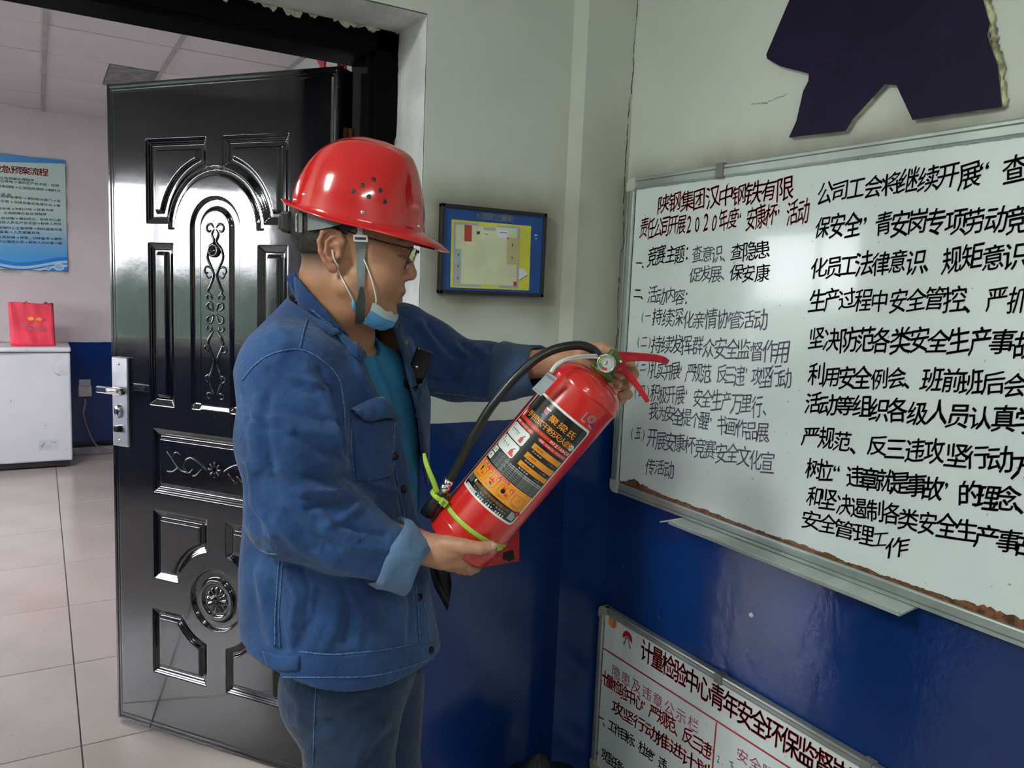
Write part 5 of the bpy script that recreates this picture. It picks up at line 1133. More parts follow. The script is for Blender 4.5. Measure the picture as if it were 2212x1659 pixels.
fx = [(HO[0]-.12, HO[0]+.06, .0030), (HO[0]+.06, HO[0]+.16, .0016), (WRN[0]-.01, WRN[0]+.13, .0024), (WRF[0], WRF[0]+.15, .0024)]
xs_ = axis(-.56, .33, .006, fx); ys_ = axis(1.20, 1.86, .006, [(1.31, 1.56, .0024), (HO[1]-.045, HO[1]+.045, .0020)]); zs_ = axis(.78, HO[2]+.15, .006, [(HO[2]-.13, HO[2]+.06, .0017), (WRN[2]-.06, WRN[2]+.04, .0024), (WRF[2]-.09, WRF[2]+.05, .0024)])
V, Q = polygonize(skin_fn, xs_, ys_, zs_); V = smooth(V, Q, 1, .35)
# skin: own colours by region (lips, stubble, nails) in a colour attribute
def skincol(V):
    C = np.ones((len(V), 4), F4); base = np.array([.43, .215, .125]); C[:, :3] = base; q = (V-HO)@Rh
    def blend(m_, col): C[:, :3] = C[:, :3]*(1-m_[:, None])+np.array(col)*m_[:, None]
    head_ = (q[:, 2] > -.20) & (np.abs(q[:, 0]) < .2) & (np.abs(q[:, 1]) < .15)
    lip = np.exp(-((q[:, 2]+.0755)/.0105)**4)*np.exp(-(q[:, 1]/.021)**4)*(q[:, 0] > .093); blend(np.where(head_, lip*.85, 0), (.30, .085, .070))
    ear = np.clip((np.abs(q[:, 1])-.074)/.004, 0, 1)*(q[:, 2] > -.05)*(q[:, 2] < .06)*head_; blend(ear*.35, (.42, .16, .11))
    st = np.clip((-.050-q[:, 2])/.02, 0, 1)*np.clip((q[:, 0]-.03)/.05, 0, 1)*head_; blend(st*.18, (.20, .13, .10))
    hz = np.clip((.050-q[:, 0]-.0)/.03, 0, 1)
    # short-cropped hair showing on the skin round the ear and nape
    hl = -.050+1.1*np.maximum(q[:, 0]+.03, 0)
    f = np.clip((q[:, 2]-hl)/.044, 0, 1)*np.clip((.028-q[:, 0])/.012, 0, 1)*(np.abs(q[:, 1]) < .0775); f2 = np.clip((q[:, 2]-.028)/.012, 0, 1)*np.clip((.052-q[:, 0])/.01, 0, 1)
    blend(np.where(head_, np.clip(np.maximum(f, f2), 0, 1)*.90, 0), (.022, .018, .016))
    br = np.exp(-((q[:, 2]-.026-.12*(np.abs(q[:, 1])-.025)**2*8)/.0045)**2)*np.clip((np.abs(q[:, 1])-.010)/.004, 0, 1)*np.clip((.048-np.abs(q[:, 1]))/.006, 0, 1)*(q[:, 0] > .08); blend(np.where(head_, br*.85, 0), (.03, .022, .018))
    ls = np.exp(-((q[:, 2]+.0036)/.0022)**2)*np.clip((.051-np.abs(q[:, 1]))/.004, 0, 1)*np.clip((np.abs(q[:, 1])-.018)/.004, 0, 1)*(q[:, 0] > .092); blend(np.where(head_, ls*.8, 0), (.03, .02, .02))
    pm_ = ~head_; blend(np.where(pm_, .35, 0), (.47, .25, .17))
    return C
n = N('skin'); at = n.new('ShaderNodeVertexColor'); at.layer_name = 'tint'
mott = n.ramp(n.noise(38, 5, .6), .3, .7); c = n.mix(n.ma('MULTIPLY', mott, .30), at.outputs['Color'], n.mix(1.0, at.outputs['Color'], (.74, .62, .58), 'MULTIPLY'))
n.set(col=c, rough=n.ma('MULTIPLY_ADD', n.noise(60, 3), .2, .40), spec=.4, sss=.12); n.b.inputs['Subsurface Radius'].default_value = (.6, .25, .12); n.b.inputs['Subsurface Scale'].default_value = .012
n.bump(n.ma('ADD', n.noise(420, 3), n.ma('MULTIPLY', n.noise(90, 3), .6)), .16, .0008); M['skin'] = n.m
body = pobj('body', V, Q, M['skin'])
ca = body.data.color_attributes.new('tint', 'FLOAT_COLOR', 'POINT'); ca.data.foreach_set('color', skincol(V).ravel())
SV, SQ_ = V, Q
def bvh_of(V, Q): return BVHTree.FromPolygons([Vector(v) for v in V.tolist()], Q.tolist())
bvh_skin = bvh_of(V, Q); EYEP = Vector((0, 0, 1.45))
def cast(u, v, bvh, D=None, off=0.0):  # point of the surface seen at photo position u, v (person frame)
    q = Vector(L3(u, v, 1.0))-EYEP; h = bvh.ray_cast(EYEP, q.normalized())
    if h[0] is None: return (Vector(L3(u, v, D)) if D else None), -q.normalized()
    nrm = h[1] if h[1].dot(q) < 0 else -h[1]
    return h[0]+nrm*off, nrm
# finger nails as small plates on thumb and fingertips
def nail(tip, prev, up, r, w=.0058, l=.0105):
    t = (np.array(tip)-np.array(prev)); t /= np.linalg.norm(t); up = np.array(up, float); up -= t*(up@t); up /= np.linalg.norm(up); s_ = np.cross(t, up); c = np.array(tip)+t*r*.30; V = []; Fc = []
    for i in range(5):
        for j in range(7):
            a = (j-3)/3*.95; e_ = (i-2)/2; rr = w*(1-.25*max(0, e_)**2*1.2); V.append(lp_(c+t*e_*l/2+s_*math.sin(a)*rr*1.1+up*(r*.62+math.cos(a)*r*.46-.0012*e_*e_)))
    for i in range(4):
        for j in range(6): Fc.append((i*7+j, i*7+j+1, (i+1)*7+j+1, (i+1)*7+j))
    return V, Fc
M['nail'] = mat('finger_nail', (.52, .31, .24), .3, coat=.2)
for A, i, up in ((RN, 0, (-.1, -.95, .35)), (RF, 0, (0, -.6, .8)), (RF, 1, (.3, -.9, -.1)), (RF, 2, (.1, -1, -.1))):
    c_ = A['fin'][i][0]; r_ = A['fin'][i][1][-1]; mesh('finger_nail', *nail(c_[-1], c_[-2], up, r_), M['nail'], man, True)
# hair: short cropped cap under the helmet
def hair_fn(P):
    q = H(P); d = head(P)-.0045-.0012*np.sin(q[:, 0]*260+q[:, 2]*90)*np.sin(q[:, 1]*230)*np.sin(q[:, 2]*310)
    reg = np.maximum(q[:, 0]-.030-.35*np.maximum(q[:, 2]-.02, 0), -(q[:, 2]-(-.006+.85*np.maximum(q[:, 0]+.022, 0)))); reg2 = np.maximum(.048-q[:, 2], q[:, 0]-.108)
    earm = .024-np.sqrt((q[:, 0]+.004)**2+((q[:, 2]-.006)/1.25)**2); reg = np.maximum(np.minimum(reg, reg2), np.where(np.abs(q[:, 1]) > .05, earm, -1)); return smax(d, reg, .006)
V, Q = polygonize(hair_fn, axis(HO[0]-.13, HO[0]+.13, .0028), axis(HO[1]-.10, HO[1]+.10, .0028), axis(HO[2]-.07, HO[2]+.15, .0028))
n = N('black_hair'); n.set(col=n.mix(n.noise(300, 2), (.010, .008, .007), (.035, .028, .024)), rough=.5, spec=.4); n.bump(n.noise(520, 3), .9, .002); M['hair'] = n.m
pobj('hair', V, Q, M['hair'])
# ------------------------------------------------------------------ clothes
def denim(name, base, light, ws=.42):
    n = N(name); X = n.tc.outputs['Object']; tw = n.new('ShaderNodeTexWave', wave_type='BANDS', bands_direction='DIAGONAL'); tw.inputs['Scale'].default_value = 260; n.t.links.new(X, tw.inputs[0])
    f = n.ma('ADD', n.ma('MULTIPLY', n.ramp(n.noise(7, 6, .68), .40, .66), ws), n.ma('MULTIPLY', tw.outputs['Fac'], .08)); f = n.ma('ADD', f, n.ma('MULTIPLY', n.noise(450, 2), .22))
    n.set(col=n.mix(f, base, light), rough=.82, spec=.25, sheen=.15)
    b1 = n.ma('ADD', n.ma('MULTIPLY', n.noise(26, 4, .55, dist=1.2), .8), n.ma('MULTIPLY', n.noise(70, 3, .5, dist=.8), .25)); b1 = n.ma('ADD', b1, n.ma('MULTIPLY', tw.outputs['Fac'], .04)); n.bump(b1, .62, .008); return n.m
M['denim'] = denim('blue_denim', (.008, .033, .120), (.040, .110, .28)); M['denim_l'] = denim('faded_denim_inside', (.10, .18, .33), (.18, .28, .44)); M['denim_shade'] = denim('shaded_denim', (.012, .034, .085), (.030, .070, .15)); M['seam'] = mat('faded_seam', (.06, .13, .28), .8, var=.4, vs=220, bs=300, bst=.8)  # far lapel and far pocket get the jacket denim with shade painted in
M['tshirt'] = mat('teal_jersey', (.012, .15, .30), .8, bs=45, bst=.5, vs=20)
# T-shirt
def tee(P):
    d = torso(P, -.020, -.022); t_ = smin(d, cap(P, NK1+np.array([0, 0, .0]), NK1-np.array([0, 0, .06]), .075, .09), .03)
    nk = smin(cap(P, NK0, NK1+np.array([0, 0, -.02]), .062, .070), cap(P, hp(.02, 0, -.10), L3(758, 728, 1.50), .050, .058), .02); return smax(smax(t_, -nk, .006), P[:, 2]-L3(740, 694, 1.5)[2], .004)
V, Q = polygonize(tee, axis(-.56, -.02, .0055), axis(1.28, 1.78, .0055), axis(.80, 1.42, .0055)); V = folds(V, Q, [(.004, 9, [(790, 745), (830, 840), (860, 930)]), (-.004, 8, [(808, 745), (845, 840), (872, 930)]), (.003, 8, [(870, 900), (885, 1000), (900, 1060)]), (.003, 7, [(900, 1040), (880, 1120)]), (-.003, 6, [(912, 1040), (893, 1110)])])
V = wobble(V, Q, .0015, 22, 2); pobj('t_shirt', V, Q, M['tshirt'])
# jacket shell with an open front
NEAR_E = [(752, 722), (766, 742), (780, 760), (797, 802), (818, 852), (840, 882), (857, 908), (869, 944), (877, 995), (886, 1040), (898, 1100), (912, 1150), (926, 1215), (934, 1262)]
FAR_E = [(940, 1210), (934, 1130), (924, 1060), (912, 990), (900, 903), (886, 838), (870, 772), (856, 732), (842, 700)]
OPN = np.array([(742, 690)]+NEAR_E+FAR_E+[(842, 660)], float)
def inpoly(uv, P):
    r = np.zeros(len(uv), bool); n_ = len(P)
    for i in range(n_):
        a, b = P[i], P[(i+1) % n_]; c_ = ((a[1] > uv[:, 1]) != (b[1] > uv[:, 1])) & (uv[:, 0] < (b[0]-a[0])*(uv[:, 1]-a[1])/(b[1]-a[1]+1e-9)+a[0]); r ^= c_
    return r
hz0 = L3(757, 1466, 1.365); hz1 = L3(942, 1426, 1.53); CN0 = L3(848, 1200, 1.345); CF0 = L3(1090, 803, 1.69)
def jacket_out(P):
    d = torso(P); d = smin(d, cap(P, NK1-np.array([0, 0, .02]), SHN, .085, .080), .05); d = smin(d, cap(P, NK1-np.array([0, 0, .03]), SHF, .085, .070), .05); d = smin(d, cap(P, L3(672, 676, 1.48), L3(614, 780, 1.40), .052, .070), .03)
    m_ = P[:, 1] < 1.50; s = np.full(len(P), .3, F4)
    if m_.any(): Q_ = P[m_]; s[m_] = chain(Q_, [SHN, MIDN, ELN, ELN+(CN0-ELN)*.45, CN0], [.088, .089, .079, .066, .050], .03)
    m2 = P[:, 1] > 1.52; s2 = np.full(len(P), .3, F4)
    if m2.any(): Q_ = P[m2]; s2[m2] = chain(Q_, [SHF, SHF+(ELF-SHF)*.5, ELF, ELF+(CF0-ELF)*.6, CF0], [.088, .076, .064, .060, .056], .03)
    d = smin(d, s, .018); return smin(d, s2, .018)
def jacket(P):
    d = jacket_out(P); d = smax(d, -(d+.010), .002); hz = hz0[2]+(P[:, 0]-hz0[0])*(hz1[2]-hz0[2])/(hz1[0]-hz0[0]); d = smax(d, hz-P[:, 2], .003)
    d = smax(d, -smin(cap(P, NK0, NK1-np.array([0, 0, .03]), .074, .078), cap(P, hp(.02, 0, -.10), L3(765, 735, 1.49), .060, .066), .02), .006)
    a = CN0-(CN0-ELN)/np.linalg.norm(CN0-ELN)*.0; ax_ = (CN0-ELN)/np.linalg.norm(CN0-ELN); e_ = (P-v3(CN0))@v3(ax_)-.012; m_ = ((P-v3(CN0))**2).sum(1) < .1**2; d = np.where(m_, smax(d, e_, .002), d)
    ax2 = (CF0-ELF)/np.linalg.norm(CF0-ELF); e_ = (P-v3(CF0))@v3(ax2)-.012; m_ = ((P-v3(CF0))**2).sum(1) < .1**2; d = np.where(m_, smax(d, e_, .002), d)
    x = P[:, 0]-TZ[5, 1]; y = P[:, 1]-TZ[5, 2]; xf = x*cP+y*sP; m_ = (xf > .0) & (d < .03) & (P[:, 2] < 1.50) & (P[:, 2] > .85) & (P[:, 0] < L3(960, 900, 1.45)[0]) & (P[:, 1] < 1.66)
    if m_.any():
        uv, z = project(P[m_]); pd = polydist(uv, np.vstack([OPN, OPN[:1]])); pd = np.where(inpoly(uv, OPN), -pd, pd)*z/FPX; d[m_] = smax(d[m_], -pd.astype(F4), .003)
    return d
V, Q = polygonize(jacket, axis(-.57, .06, .0038), axis(1.20, 1.86, .0038), axis(.62, 1.48, .0038)); V = smooth(V, Q, 1, .4)
ST0 = [(-.006, 9, [(757, 1080), (715, 1092), (668, 1098)]), (.006, 12, [(752, 1056), (700, 1066), (655, 1062)]), (.005, 12, [(770, 1098), (735, 1125), (700, 1135)]), (-.004, 9, [(748, 1030), (700, 1040), (660, 1030)]),
      (.005, 13, [(628, 960), (680, 1000), (742, 1012)]), (-.004, 10, [(640, 940), (690, 975), (744, 985)]), (.004, 14, [(590, 900), (640, 925), (735, 950)]), (-.003, 10, [(600, 880), (660, 900), (735, 915)]),
      (.005, 14, [(560, 860), (545, 930), (560, 1010)]), (-.004, 10, [(582, 850), (572, 930), (590, 1010)]), (.005, 14, [(600, 1130), (640, 1175), (720, 1215)]), (-.004, 10, [(620, 1110), (665, 1150), (730, 1180)]), (.004, 10, [(700, 1150), (760, 1180), (830, 1190)]), (-.003, 8, [(720, 1130), (780, 1150), (830, 1158)]), (.003, 9, [(690, 1190), (740, 1228), (800, 1245)]),
      (.005, 13, [(540, 1000), (550, 1080), (590, 1150)]), (-.004, 9, [(525, 1010), (535, 1090), (560, 1150)]), (.004, 12, [(660, 800), (700, 860), (720, 930)]), (-.004, 9, [(690, 800), (722, 850), (738, 920)]),
      (.004, 16, [(600, 700), (620, 740), (600, 780)]), (-.005, 12, [(590, 1260), (600, 1330), (610, 1400)]), (.005, 14, [(560, 1240), (575, 1320), (590, 1390)]), (-.006, 14, [(690, 1280), (675, 1340), (640, 1400)]), (.004, 16, [(730, 1290), (720, 1360), (700, 1400)]), (.003, 20, [(800, 1300), (810, 1360), (800, 1400)]),
      (.004, 8, [(758, 760), (790, 830), (820, 880)]), (.0018, 13, [(862, 960), (880, 1060), (905, 1180), (920, 1290), (925, 1380)]), (-.002, 5, [(842, 960), (860, 1060), (886, 1180), (900, 1290), (905, 1385)]),
      (.006, 10, [(905, 700), (950, 760), (980, 790)]), (-.005, 9, [(925, 705), (965, 750), (1000, 775)]), (.005, 10, [(980, 745), (1010, 775), (1000, 810)]), (-.005, 8, [(1000, 745), (1035, 770), (1040, 800)]), (.005, 9, [(1030, 752), (1060, 775), (1050, 800)]), (.004, 9, [(930, 830), (990, 840), (1050, 850)]), (-.005, 9, [(900, 790), (950, 800), (1020, 790)]), (.005, 9, [(880, 740), (900, 790), (960, 820)]),
      (.003, 10, [(770, 1060), (800, 1070), (860, 1062)]), (-.003, 12, [(560, 1180), (545, 1240), (550, 1300)])]
ST0 += [(.004, 7, [(705, 842), (722, 900), (728, 960), (745, 1000)]), (-.004, 6, [(716, 860), (733, 920), (742, 970)]), (.004, 8, [(600, 1010), (650, 1050), (720, 1072)]), (-.003, 7, [(590, 1030), (640, 1075), (700, 1085)]), (.003, 7, [(690, 1105), (720, 1145), (770, 1165)]), (-.003, 6, [(700, 1095), (735, 1130), (780, 1150)]),
        (.003, 7, [(530, 880), (560, 900), (600, 905)]), (-.003, 6, [(535, 905), (570, 925), (610, 925)]), (.004, 8, [(575, 780), (620, 810), (680, 830)]), (-.003, 7, [(580, 800), (625, 832), (680, 850)]), (.004, 9, [(620, 1230), (640, 1290), (630, 1350)]), (-.004, 8, [(650, 1230), (668, 1270), (660, 1330)]), (.003, 9, [(760, 1290), (780, 1330), (770, 1390)]), (-.003, 8, [(740, 1270), (755, 1320), (745, 1385)]),
        (.003, 7, [(850, 1290), (870, 1340), (868, 1385)]), (-.004, 7, [(880, 1250), (888, 1310), (885, 1370)]), (.003, 7, [(530, 1080), (560, 1110), (600, 1120)]), (-.003, 6, [(525, 1100), (560, 1130), (600, 1145)]), (.004, 7, [(770, 990), (800, 1045), (850, 1060)]), (.003, 6, [(870, 1120), (885, 1160), (890, 1230)])]
ST = [(a_*1.35, w_*.92, p_) for a_, w_, p_ in ST0]
V = folds(V, Q, ST)
uv, _z = project(V); N_ = normals(V, Q); hemp = np.interp(uv[:, 0], [560, 650, 720, 830, 900, 950], [1398, 1408, 1414, 1404, 1391, 1382]); V = V+N_*(np.clip((uv[:, 1]-hemp)/4, 0, 1)*.0022-.0018*np.exp(-((uv[:, 1]-hemp)/3.5)**2)*(uv[:, 1] > 1350))[:, None]
V = wobble(V, Q, .0016, 16, 5); jk = pobj('jacket', V, Q, M['denim']); bvh_j = bvh_of(V, Q)
bvh_js = bvh_of(np.concatenate([V, SV]), np.concatenate([Q, SQ_+len(V)]))
def resample(P, n_):
    P = np.array(spline([np.array(p, float) for p in P], 6)) if len(P) > 2 else np.array(P, float); L_ = np.r_[0, np.cumsum(np.hypot(*np.diff(P[:, :2], axis=0).T))]; t = np.linspace(0, L_[-1], n_); return np.stack([np.interp(t, L_, P[:, k]) for k in range(P.shape[1])], 1)
def patch(name, A, B, m, offA=.003, offB=.003, bulge=0, thick=.0018, n_=24, k_=7, bvh=None, par=None, D=1.45, wav=0):
    """a cloth piece lying on the garment between two outlines"""
    bvh = bvh or bvh_j; A = resample(A, n_); B = resample(B, n_); G = []
    for i in range(n_):
        row = []
        for j in range(k_):
            t = j/(k_-1); u, v = A[i][:2]*(1-t)+B[i][:2]*t; p, nr = cast(u, v, bvh, D); row.append((p, nr, offA*(1-t)+offB*t+bulge*math.sin(math.pi*t)+wav*math.sin(i*.9)*t))
        G.append(row)
    dep = [[(g_[0]-EYEP).length for g_ in r] for r in G]
    for i in range(n_):               # keep one smooth sheet where the ray slipped off the edge
        for j in range(k_):
            nb_ = [dep[a][b] for a in range(max(0, i-2), min(n_, i+3)) for b in range(max(0, j-2), min(k_, j+3))]; md_ = sorted(nb_)[len(nb_)//2]
            if abs(dep[i][j]-md_) > .012:
                p = G[i][j][0]; G[i][j] = (EYEP+(p-EYEP).normalized()*md_, G[i][j][1], G[i][j][2])
    nrm = [[sum((G[a][b][1] for a in range(max(0, i-1), min(n_, i+2)) for b in range(max(0, j-1), min(k_, j+2))), Vector()).normalized() for j in range(k_)] for i in range(n_)]
    V = []; 
    for l in (0, 1):
        for i in range(n_):
            for j in range(k_): V.append(lp_(G[i][j][0]+nrm[i][j]*(G[i][j][2]-(thick if l else 0))))
    idx = lambda l, i, j: l*n_*k_+i*k_+j; Fc = []
    for i in range(n_-1):
        for j in range(k_-1): Fc.append((idx(0, i, j), idx(0, i+1, j), idx(0, i+1, j+1), idx(0, i, j+1))); Fc.append((idx(1, i, j), idx(1, i, j+1), idx(1, i+1, j+1), idx(1, i+1, j)))
    rim = [(i, 0) for i in range(n_)]+[(n_-1, j) for j in range(1, k_)]+[(i, k_-1) for i in range(n_-2, -1, -1)]+[(0, j) for j in range(k_-2, 0, -1)]
    for a in range(len(rim)): b = rim[(a+1) % len(rim)]; Fc.append((idx(0, *rim[a]), idx(1, *rim[a]), idx(1, *b), idx(0, *b)))
    o = mesh(name, V, Fc, m, par or man, True); bmr = bmesh.new(); bmr.from_mesh(o.data); bmesh.ops.recalc_face_normals(bmr, faces=bmr.faces[:]); bmr.to_mesh(o.data); bmr.free(); return o
def off2(P, w):
    P = np.array(P, float); T = np.gradient(P, axis=0); T /= np.linalg.norm(T, axis=1)[:, None]; return P+np.stack([-T[:, 1], T[:, 0]], 1)*w
def seam(P, w=2.2, m='seam', off=.0016, **k):
    P = resample(P, max(8, int(len(P)*6))); return patch('seam', off2(P, -w/2), off2(P, w/2), M[m], off, off, .0006, .0012, n_=len(P), k_=3, par=jk, **k)
jk.parent = man
def jpar(f, *a, **k): return f(*a, par=jk, **k)
# collar, facing, flap, pockets (parts of the jacket)
patch('collar', [(638, 583), (660, 608), (686, 640), (712, 668), (733, 694), (752, 716)], [(618, 598), (632, 640), (656, 676), (684, 704), (706, 722), (716, 730)], M['denim'], .012, .006, .003, .0035, n_=30, k_=8, bvh=bvh_js, par=jk)
patch('collar', [(738, 700), (752, 722), (770, 748), (784, 768)], [(722, 724), (738, 742), (758, 766), (778, 784)], M['denim'], .009, .006, .003, .003, n_=18, k_=7, bvh=bvh_js, par=jk)
seam([(627, 612), (642, 646), (664, 674), (690, 698), (712, 714)], 1.6, off=.0115, bvh=bvh_js)
patch('front_facing', [(782, 764), (798, 804), (818, 852), (840, 884)], [(790, 760), (808, 800), (829, 846), (850, 880)], M['denim_l'], .004, .0005, .002, .0015, n_=20, k_=5, par=jk)['label'] = 'paler turned-back front edge'
patch('far_lapel', [(846, 706), (858, 736), (871, 772), (888, 838), (902, 903), (914, 988)], [(862, 704), (872, 738), (884, 774), (898, 838), (908, 903), (922, 988)], M['denim_shade'], .003, .004, .001, .002, n_=30, k_=5, par=jk)
patch('pocket', [(756, 900), (800, 910), (848, 905)], [(770, 1040), (808, 1038), (846, 1028)], M['denim'], .0018, .0018, .001, .002, n_=18, k_=12, par=jk)
patch('pocket_flap', [(750, 884), (784, 868), (818, 858), (842, 874)], [(756, 896), (786, 909), (824, 902), (853, 907)], M['denim'], .006, .014, .004, .0025, n_=24, k_=8, par=jk, wav=.0012)
patch('hem_tab', [(568, 1404), (610, 1416), (648, 1416)], [(580, 1438), (612, 1448), (646, 1446)], M['denim'], .003, .004, .001, .0025, n_=14, k_=6, par=jk)
for S_, w_ in (([(524, 822), (545, 795), (572, 773), (604, 760), (638, 755), (668, 762), (693, 777), (716, 797), (731, 818), (739, 850), (743, 890), (744, 930)], 3), ([(648, 752), (656, 715), (664, 690)], 3), ([(604, 1195), (600, 1260), (594, 1330), (594, 1396)], 3), ([(612, 1195), (608, 1260), (603, 1330), (604, 1400)], 2),
               ([(645, 1408), (717, 1414), (770, 1410), (830, 1403), (898, 1391)], 4), ([(610, 1462), (700, 1463), (800, 1460), (870, 1444), (936, 1422)], 3), ([(752, 886), (784, 871), (816, 861)], 2), ([(762, 1035), (808, 1033), (843, 1024)], 2), ([(760, 915), (757, 970), (765, 1030)], 2), ([(852, 912), (850, 970), (848, 1020)], 2), ([(846, 960), (862, 1060), (886, 1180), (900, 1290), (906, 1385)], 2),
               ([(915, 1300), (924, 1340), (928, 1380)], 2), ([(935, 847), (990, 852), (1050, 862)], 2), ([(560, 1185), (580, 1195), (600, 1196)], 2)): seam(S_, w_)
M['button'] = mat('dark_copper_button', (.035, .03, .035), .3, .8)
for u, v in ((905, 1290), (930, 1404), (871, 1057), (852, 985)):
    p, nr = cast(u, v, bvh_j, 1.45, .001); lathe('button', [(0, .004), (.003, .0045), (.0072, .003), (.0078, .0015), (.0070, -.003)], M['button'], jk, 18, frame_to(lp_(p), nr))
# rolled cuffs
def cuff(c0, c1, r0, r1, name='rolled_cuff', ecc=1.0, seed=1):
    r = np.random.RandomState(seed); c0 = Vector(lp_(c0)); c1 = Vector(lp_(c1)); L_ = (c1-c0).length; F0 = frame_to(c0, c1-c0, (0, 0, 1)); V = []; Fc = []; n_ = 56
    prof = [(r0-.010, .012), (r0-.003, .001), (r0, .004), (r0+.002, L_*.25), ((r0+r1)/2+.002, L_*.5), (r1+.0035, L_*.8), (r1+.001, L_), (r1-.003, L_+.0015), (r1-.006, L_-.006), (r1-.008, L_*.6), (r1-.010, L_*.3)]
    ph = r.uniform(0, 6, 6)
    for i, (rr, z) in enumerate(prof):
        for k in range(n_):
            a = 2*math.pi*k/n_; q = rr*(1+.035*math.sin(3*a+ph[0]+z*40)+.02*math.sin(5*a+ph[1]-z*60)+.012*math.sin(9*a+ph[2]+z*90)); dz = .004*math.sin(2*a+ph[3])+.003*math.sin(3*a+ph[4]); V.append(F0 @ Vector((q*math.cos(a)*ecc, q*math.sin(a), z+dz)))
    for i in range(len(prof)-1):
        for k in range(n_): Fc.append((i*n_+k, i*n_+(k+1) % n_, (i+1)*n_+(k+1) % n_, (i+1)*n_+k))
    return V, Fc
M['denim_c'] = denim('cuff_denim', (.065, .130, .25), (.14, .23, .38)); M['denim_cuff_shade'] = denim('shaded_cuff_denim', (.035, .075, .16), (.07, .13, .24))  # far cuff is the same cloth, its shade put into a darker colour
o = mesh('rolled_cuff', *cuff(L3(828, 1189, 1.345), L3(896, 1221, 1.36), .0610, .0505, ecc=1.06), M['denim_c'], jk, True); o['label'] = 'rolled-up near cuff, paler than the sleeve'
mesh('rolled_cuff', *cuff(L3(1080, 806, 1.70), L3(1166, 797, 1.63), .0600, .0475, seed=4, ecc=1.04), M['denim_cuff_shade'], jk, True)
# far chest: badge letters, black lining corner
class OnCloth:
    def __init__(s, bvh, u0, v0, sc): s.b = bvh; s.u = u0; s.v = v0; s.s = sc
    def to3(s, a, b, l=0): p, nr = cast(s.u+a*s.s, s.v-b*s.s, s.b, 1.6); return lp_(p+nr*(l+.002))
OC = OnCloth(bvh_j, 870, 741, 1000); M['yellow'] = mat('yellow_embroidery', (.50, .42, .03), .7)
textline(OC, 'FU', (-.0, 0), (.007, 0), .009, M['yellow'], jk, lift=.001, px=False, name='chest_badge', bold=.05); textline(OC, 'Y', (.005, -.018), (.006, -.018), .007, M['yellow'], jk, lift=.001, px=False, name='chest_badge', bold=.05)
M['lining'] = mat('black_lining', (.006, .006, .008), .7)
fl_ = [(918, 1150), (942, 1160), (968, 1215), (972, 1240), (976, 1262), (970, 1308), (966, 1320), (955, 1300), (938, 1268), (930, 1240)]
bm = bmesh.new(); fv = [bm.verts.new(lp_(L3(u, v, 1.52+.02*math.sin(i)))) for i, (u, v) in enumerate(fl_)]; gv = [bm.verts.new(x.co+Vector((0, .003, 0))) for x in fv]; bm.faces.new(fv); bm.faces.new(gv[::-1]); [bm.faces.new((fv[i], gv[i], gv[(i+1) % len(fv)], fv[(i+1) % len(fv)])) for i in range(len(fv))]
bmesh.ops.recalc_face_normals(bm, faces=bm.faces[:]); bmobj('jacket_flap', bm, M['lining'], jk)['label'] = 'black inside corner of the far jacket front'
# black phone in the far chest pocket
ph_, pn = cast(893, 800, bvh_j, 1.6, .010); phw = Vector(_R)*ph_.x+Vector(_F)*ph_.y+Vector((0, 0, ph_.z)); ph = empty('phone', phw, Matrix.Rotation(-YAW, 3, 'Z') @ Matrix.Rotation(math.radians(20), 3, 'Y') @ Matrix.Rotation(math.radians(28), 3, 'Z'), label='black phone in the far chest pocket of the denim jacket', cat='phone')
box('phone_body', (-.018, -.005, -.042), (.018, .006, .042), M['black_gloss'], ph, .003); lathe('camera_lens', [(0, .0012), (.0025, .001), (.003, 0)], M['chrome'], ph, 12, Matrix.Translation((-.006, -.005, .004)) @ Matrix.Rotation(math.pi/2, 4, 'X'))
patch('pocket', [(878, 826), (888, 834), (899, 828), (908, 812)], [(880, 900), (890, 902), (900, 900), (906, 896)], M['denim_shade'], .018, .003, .0, .002, n_=14, k_=8, par=jk)
# trousers and shoes
zk = lambda u, v, D: L3(u, v, D)
HN, HF_ = zk(768, 1478, 1.47), zk(812, 1480, 1.62); KN, KF = zk(752, 1700, 1.45), zk(822, 1690, 1.62); AN = np.array([KN[0]-.01, 1.45, .13]); AF = np.array([KF[0]+.0, 1.62, .13]); SEAT = zk(715, 1470, 1.53)
def trousers(P):
    d = chain(P, [HN, KN, (KN+AN)/2, AN], [.100, .086, .080, .074], .03); d2 = chain(P, [HF_, KF, (KF+AF)/2, AF], [.104, .086, .078, .072], .03); d = smin(d, d2, .012)
    d = smin(d, ell(P, SEAT, (.098, .15, .12)), .03); d = smin(d, np.where(P[:, 2] > hz0[2]-.05, torso(P, -.022, -.028), .3), .03) if False else d
    d = smin(d, ell(P, (HN+HF_)/2+np.array([-.01, 0, .08]), (.12, .175, .14)), .03); d = smax(d, P[:, 2]-(hz0[2]+.14), .01); d = smax(d, .07-P[:, 2], .006)
    q = P-v3(AN); return d
V, Q = polygonize(trousers, axis(-.52, -.02, .007), axis(1.28, 1.78, .007), axis(.05, .92, .007)); V = folds(V, Q, [(.005, 12, [(700, 1540), (740, 1520), (790, 1490)]), (-.004, 9, [(715, 1560), (760, 1535), (800, 1510)]), (.006, 13, [(770, 1640), (790, 1600), (830, 1560)]), (-.004, 9, [(790, 1655), (815, 1610), (845, 1580)]), (.006, 12, [(655, 1640), (690, 1600), (720, 1590)]), (-.005, 10, [(650, 1600), (680, 1570), (710, 1560)]), (.005, 10, [(626, 1490), (650, 1520), (645, 1560)])])
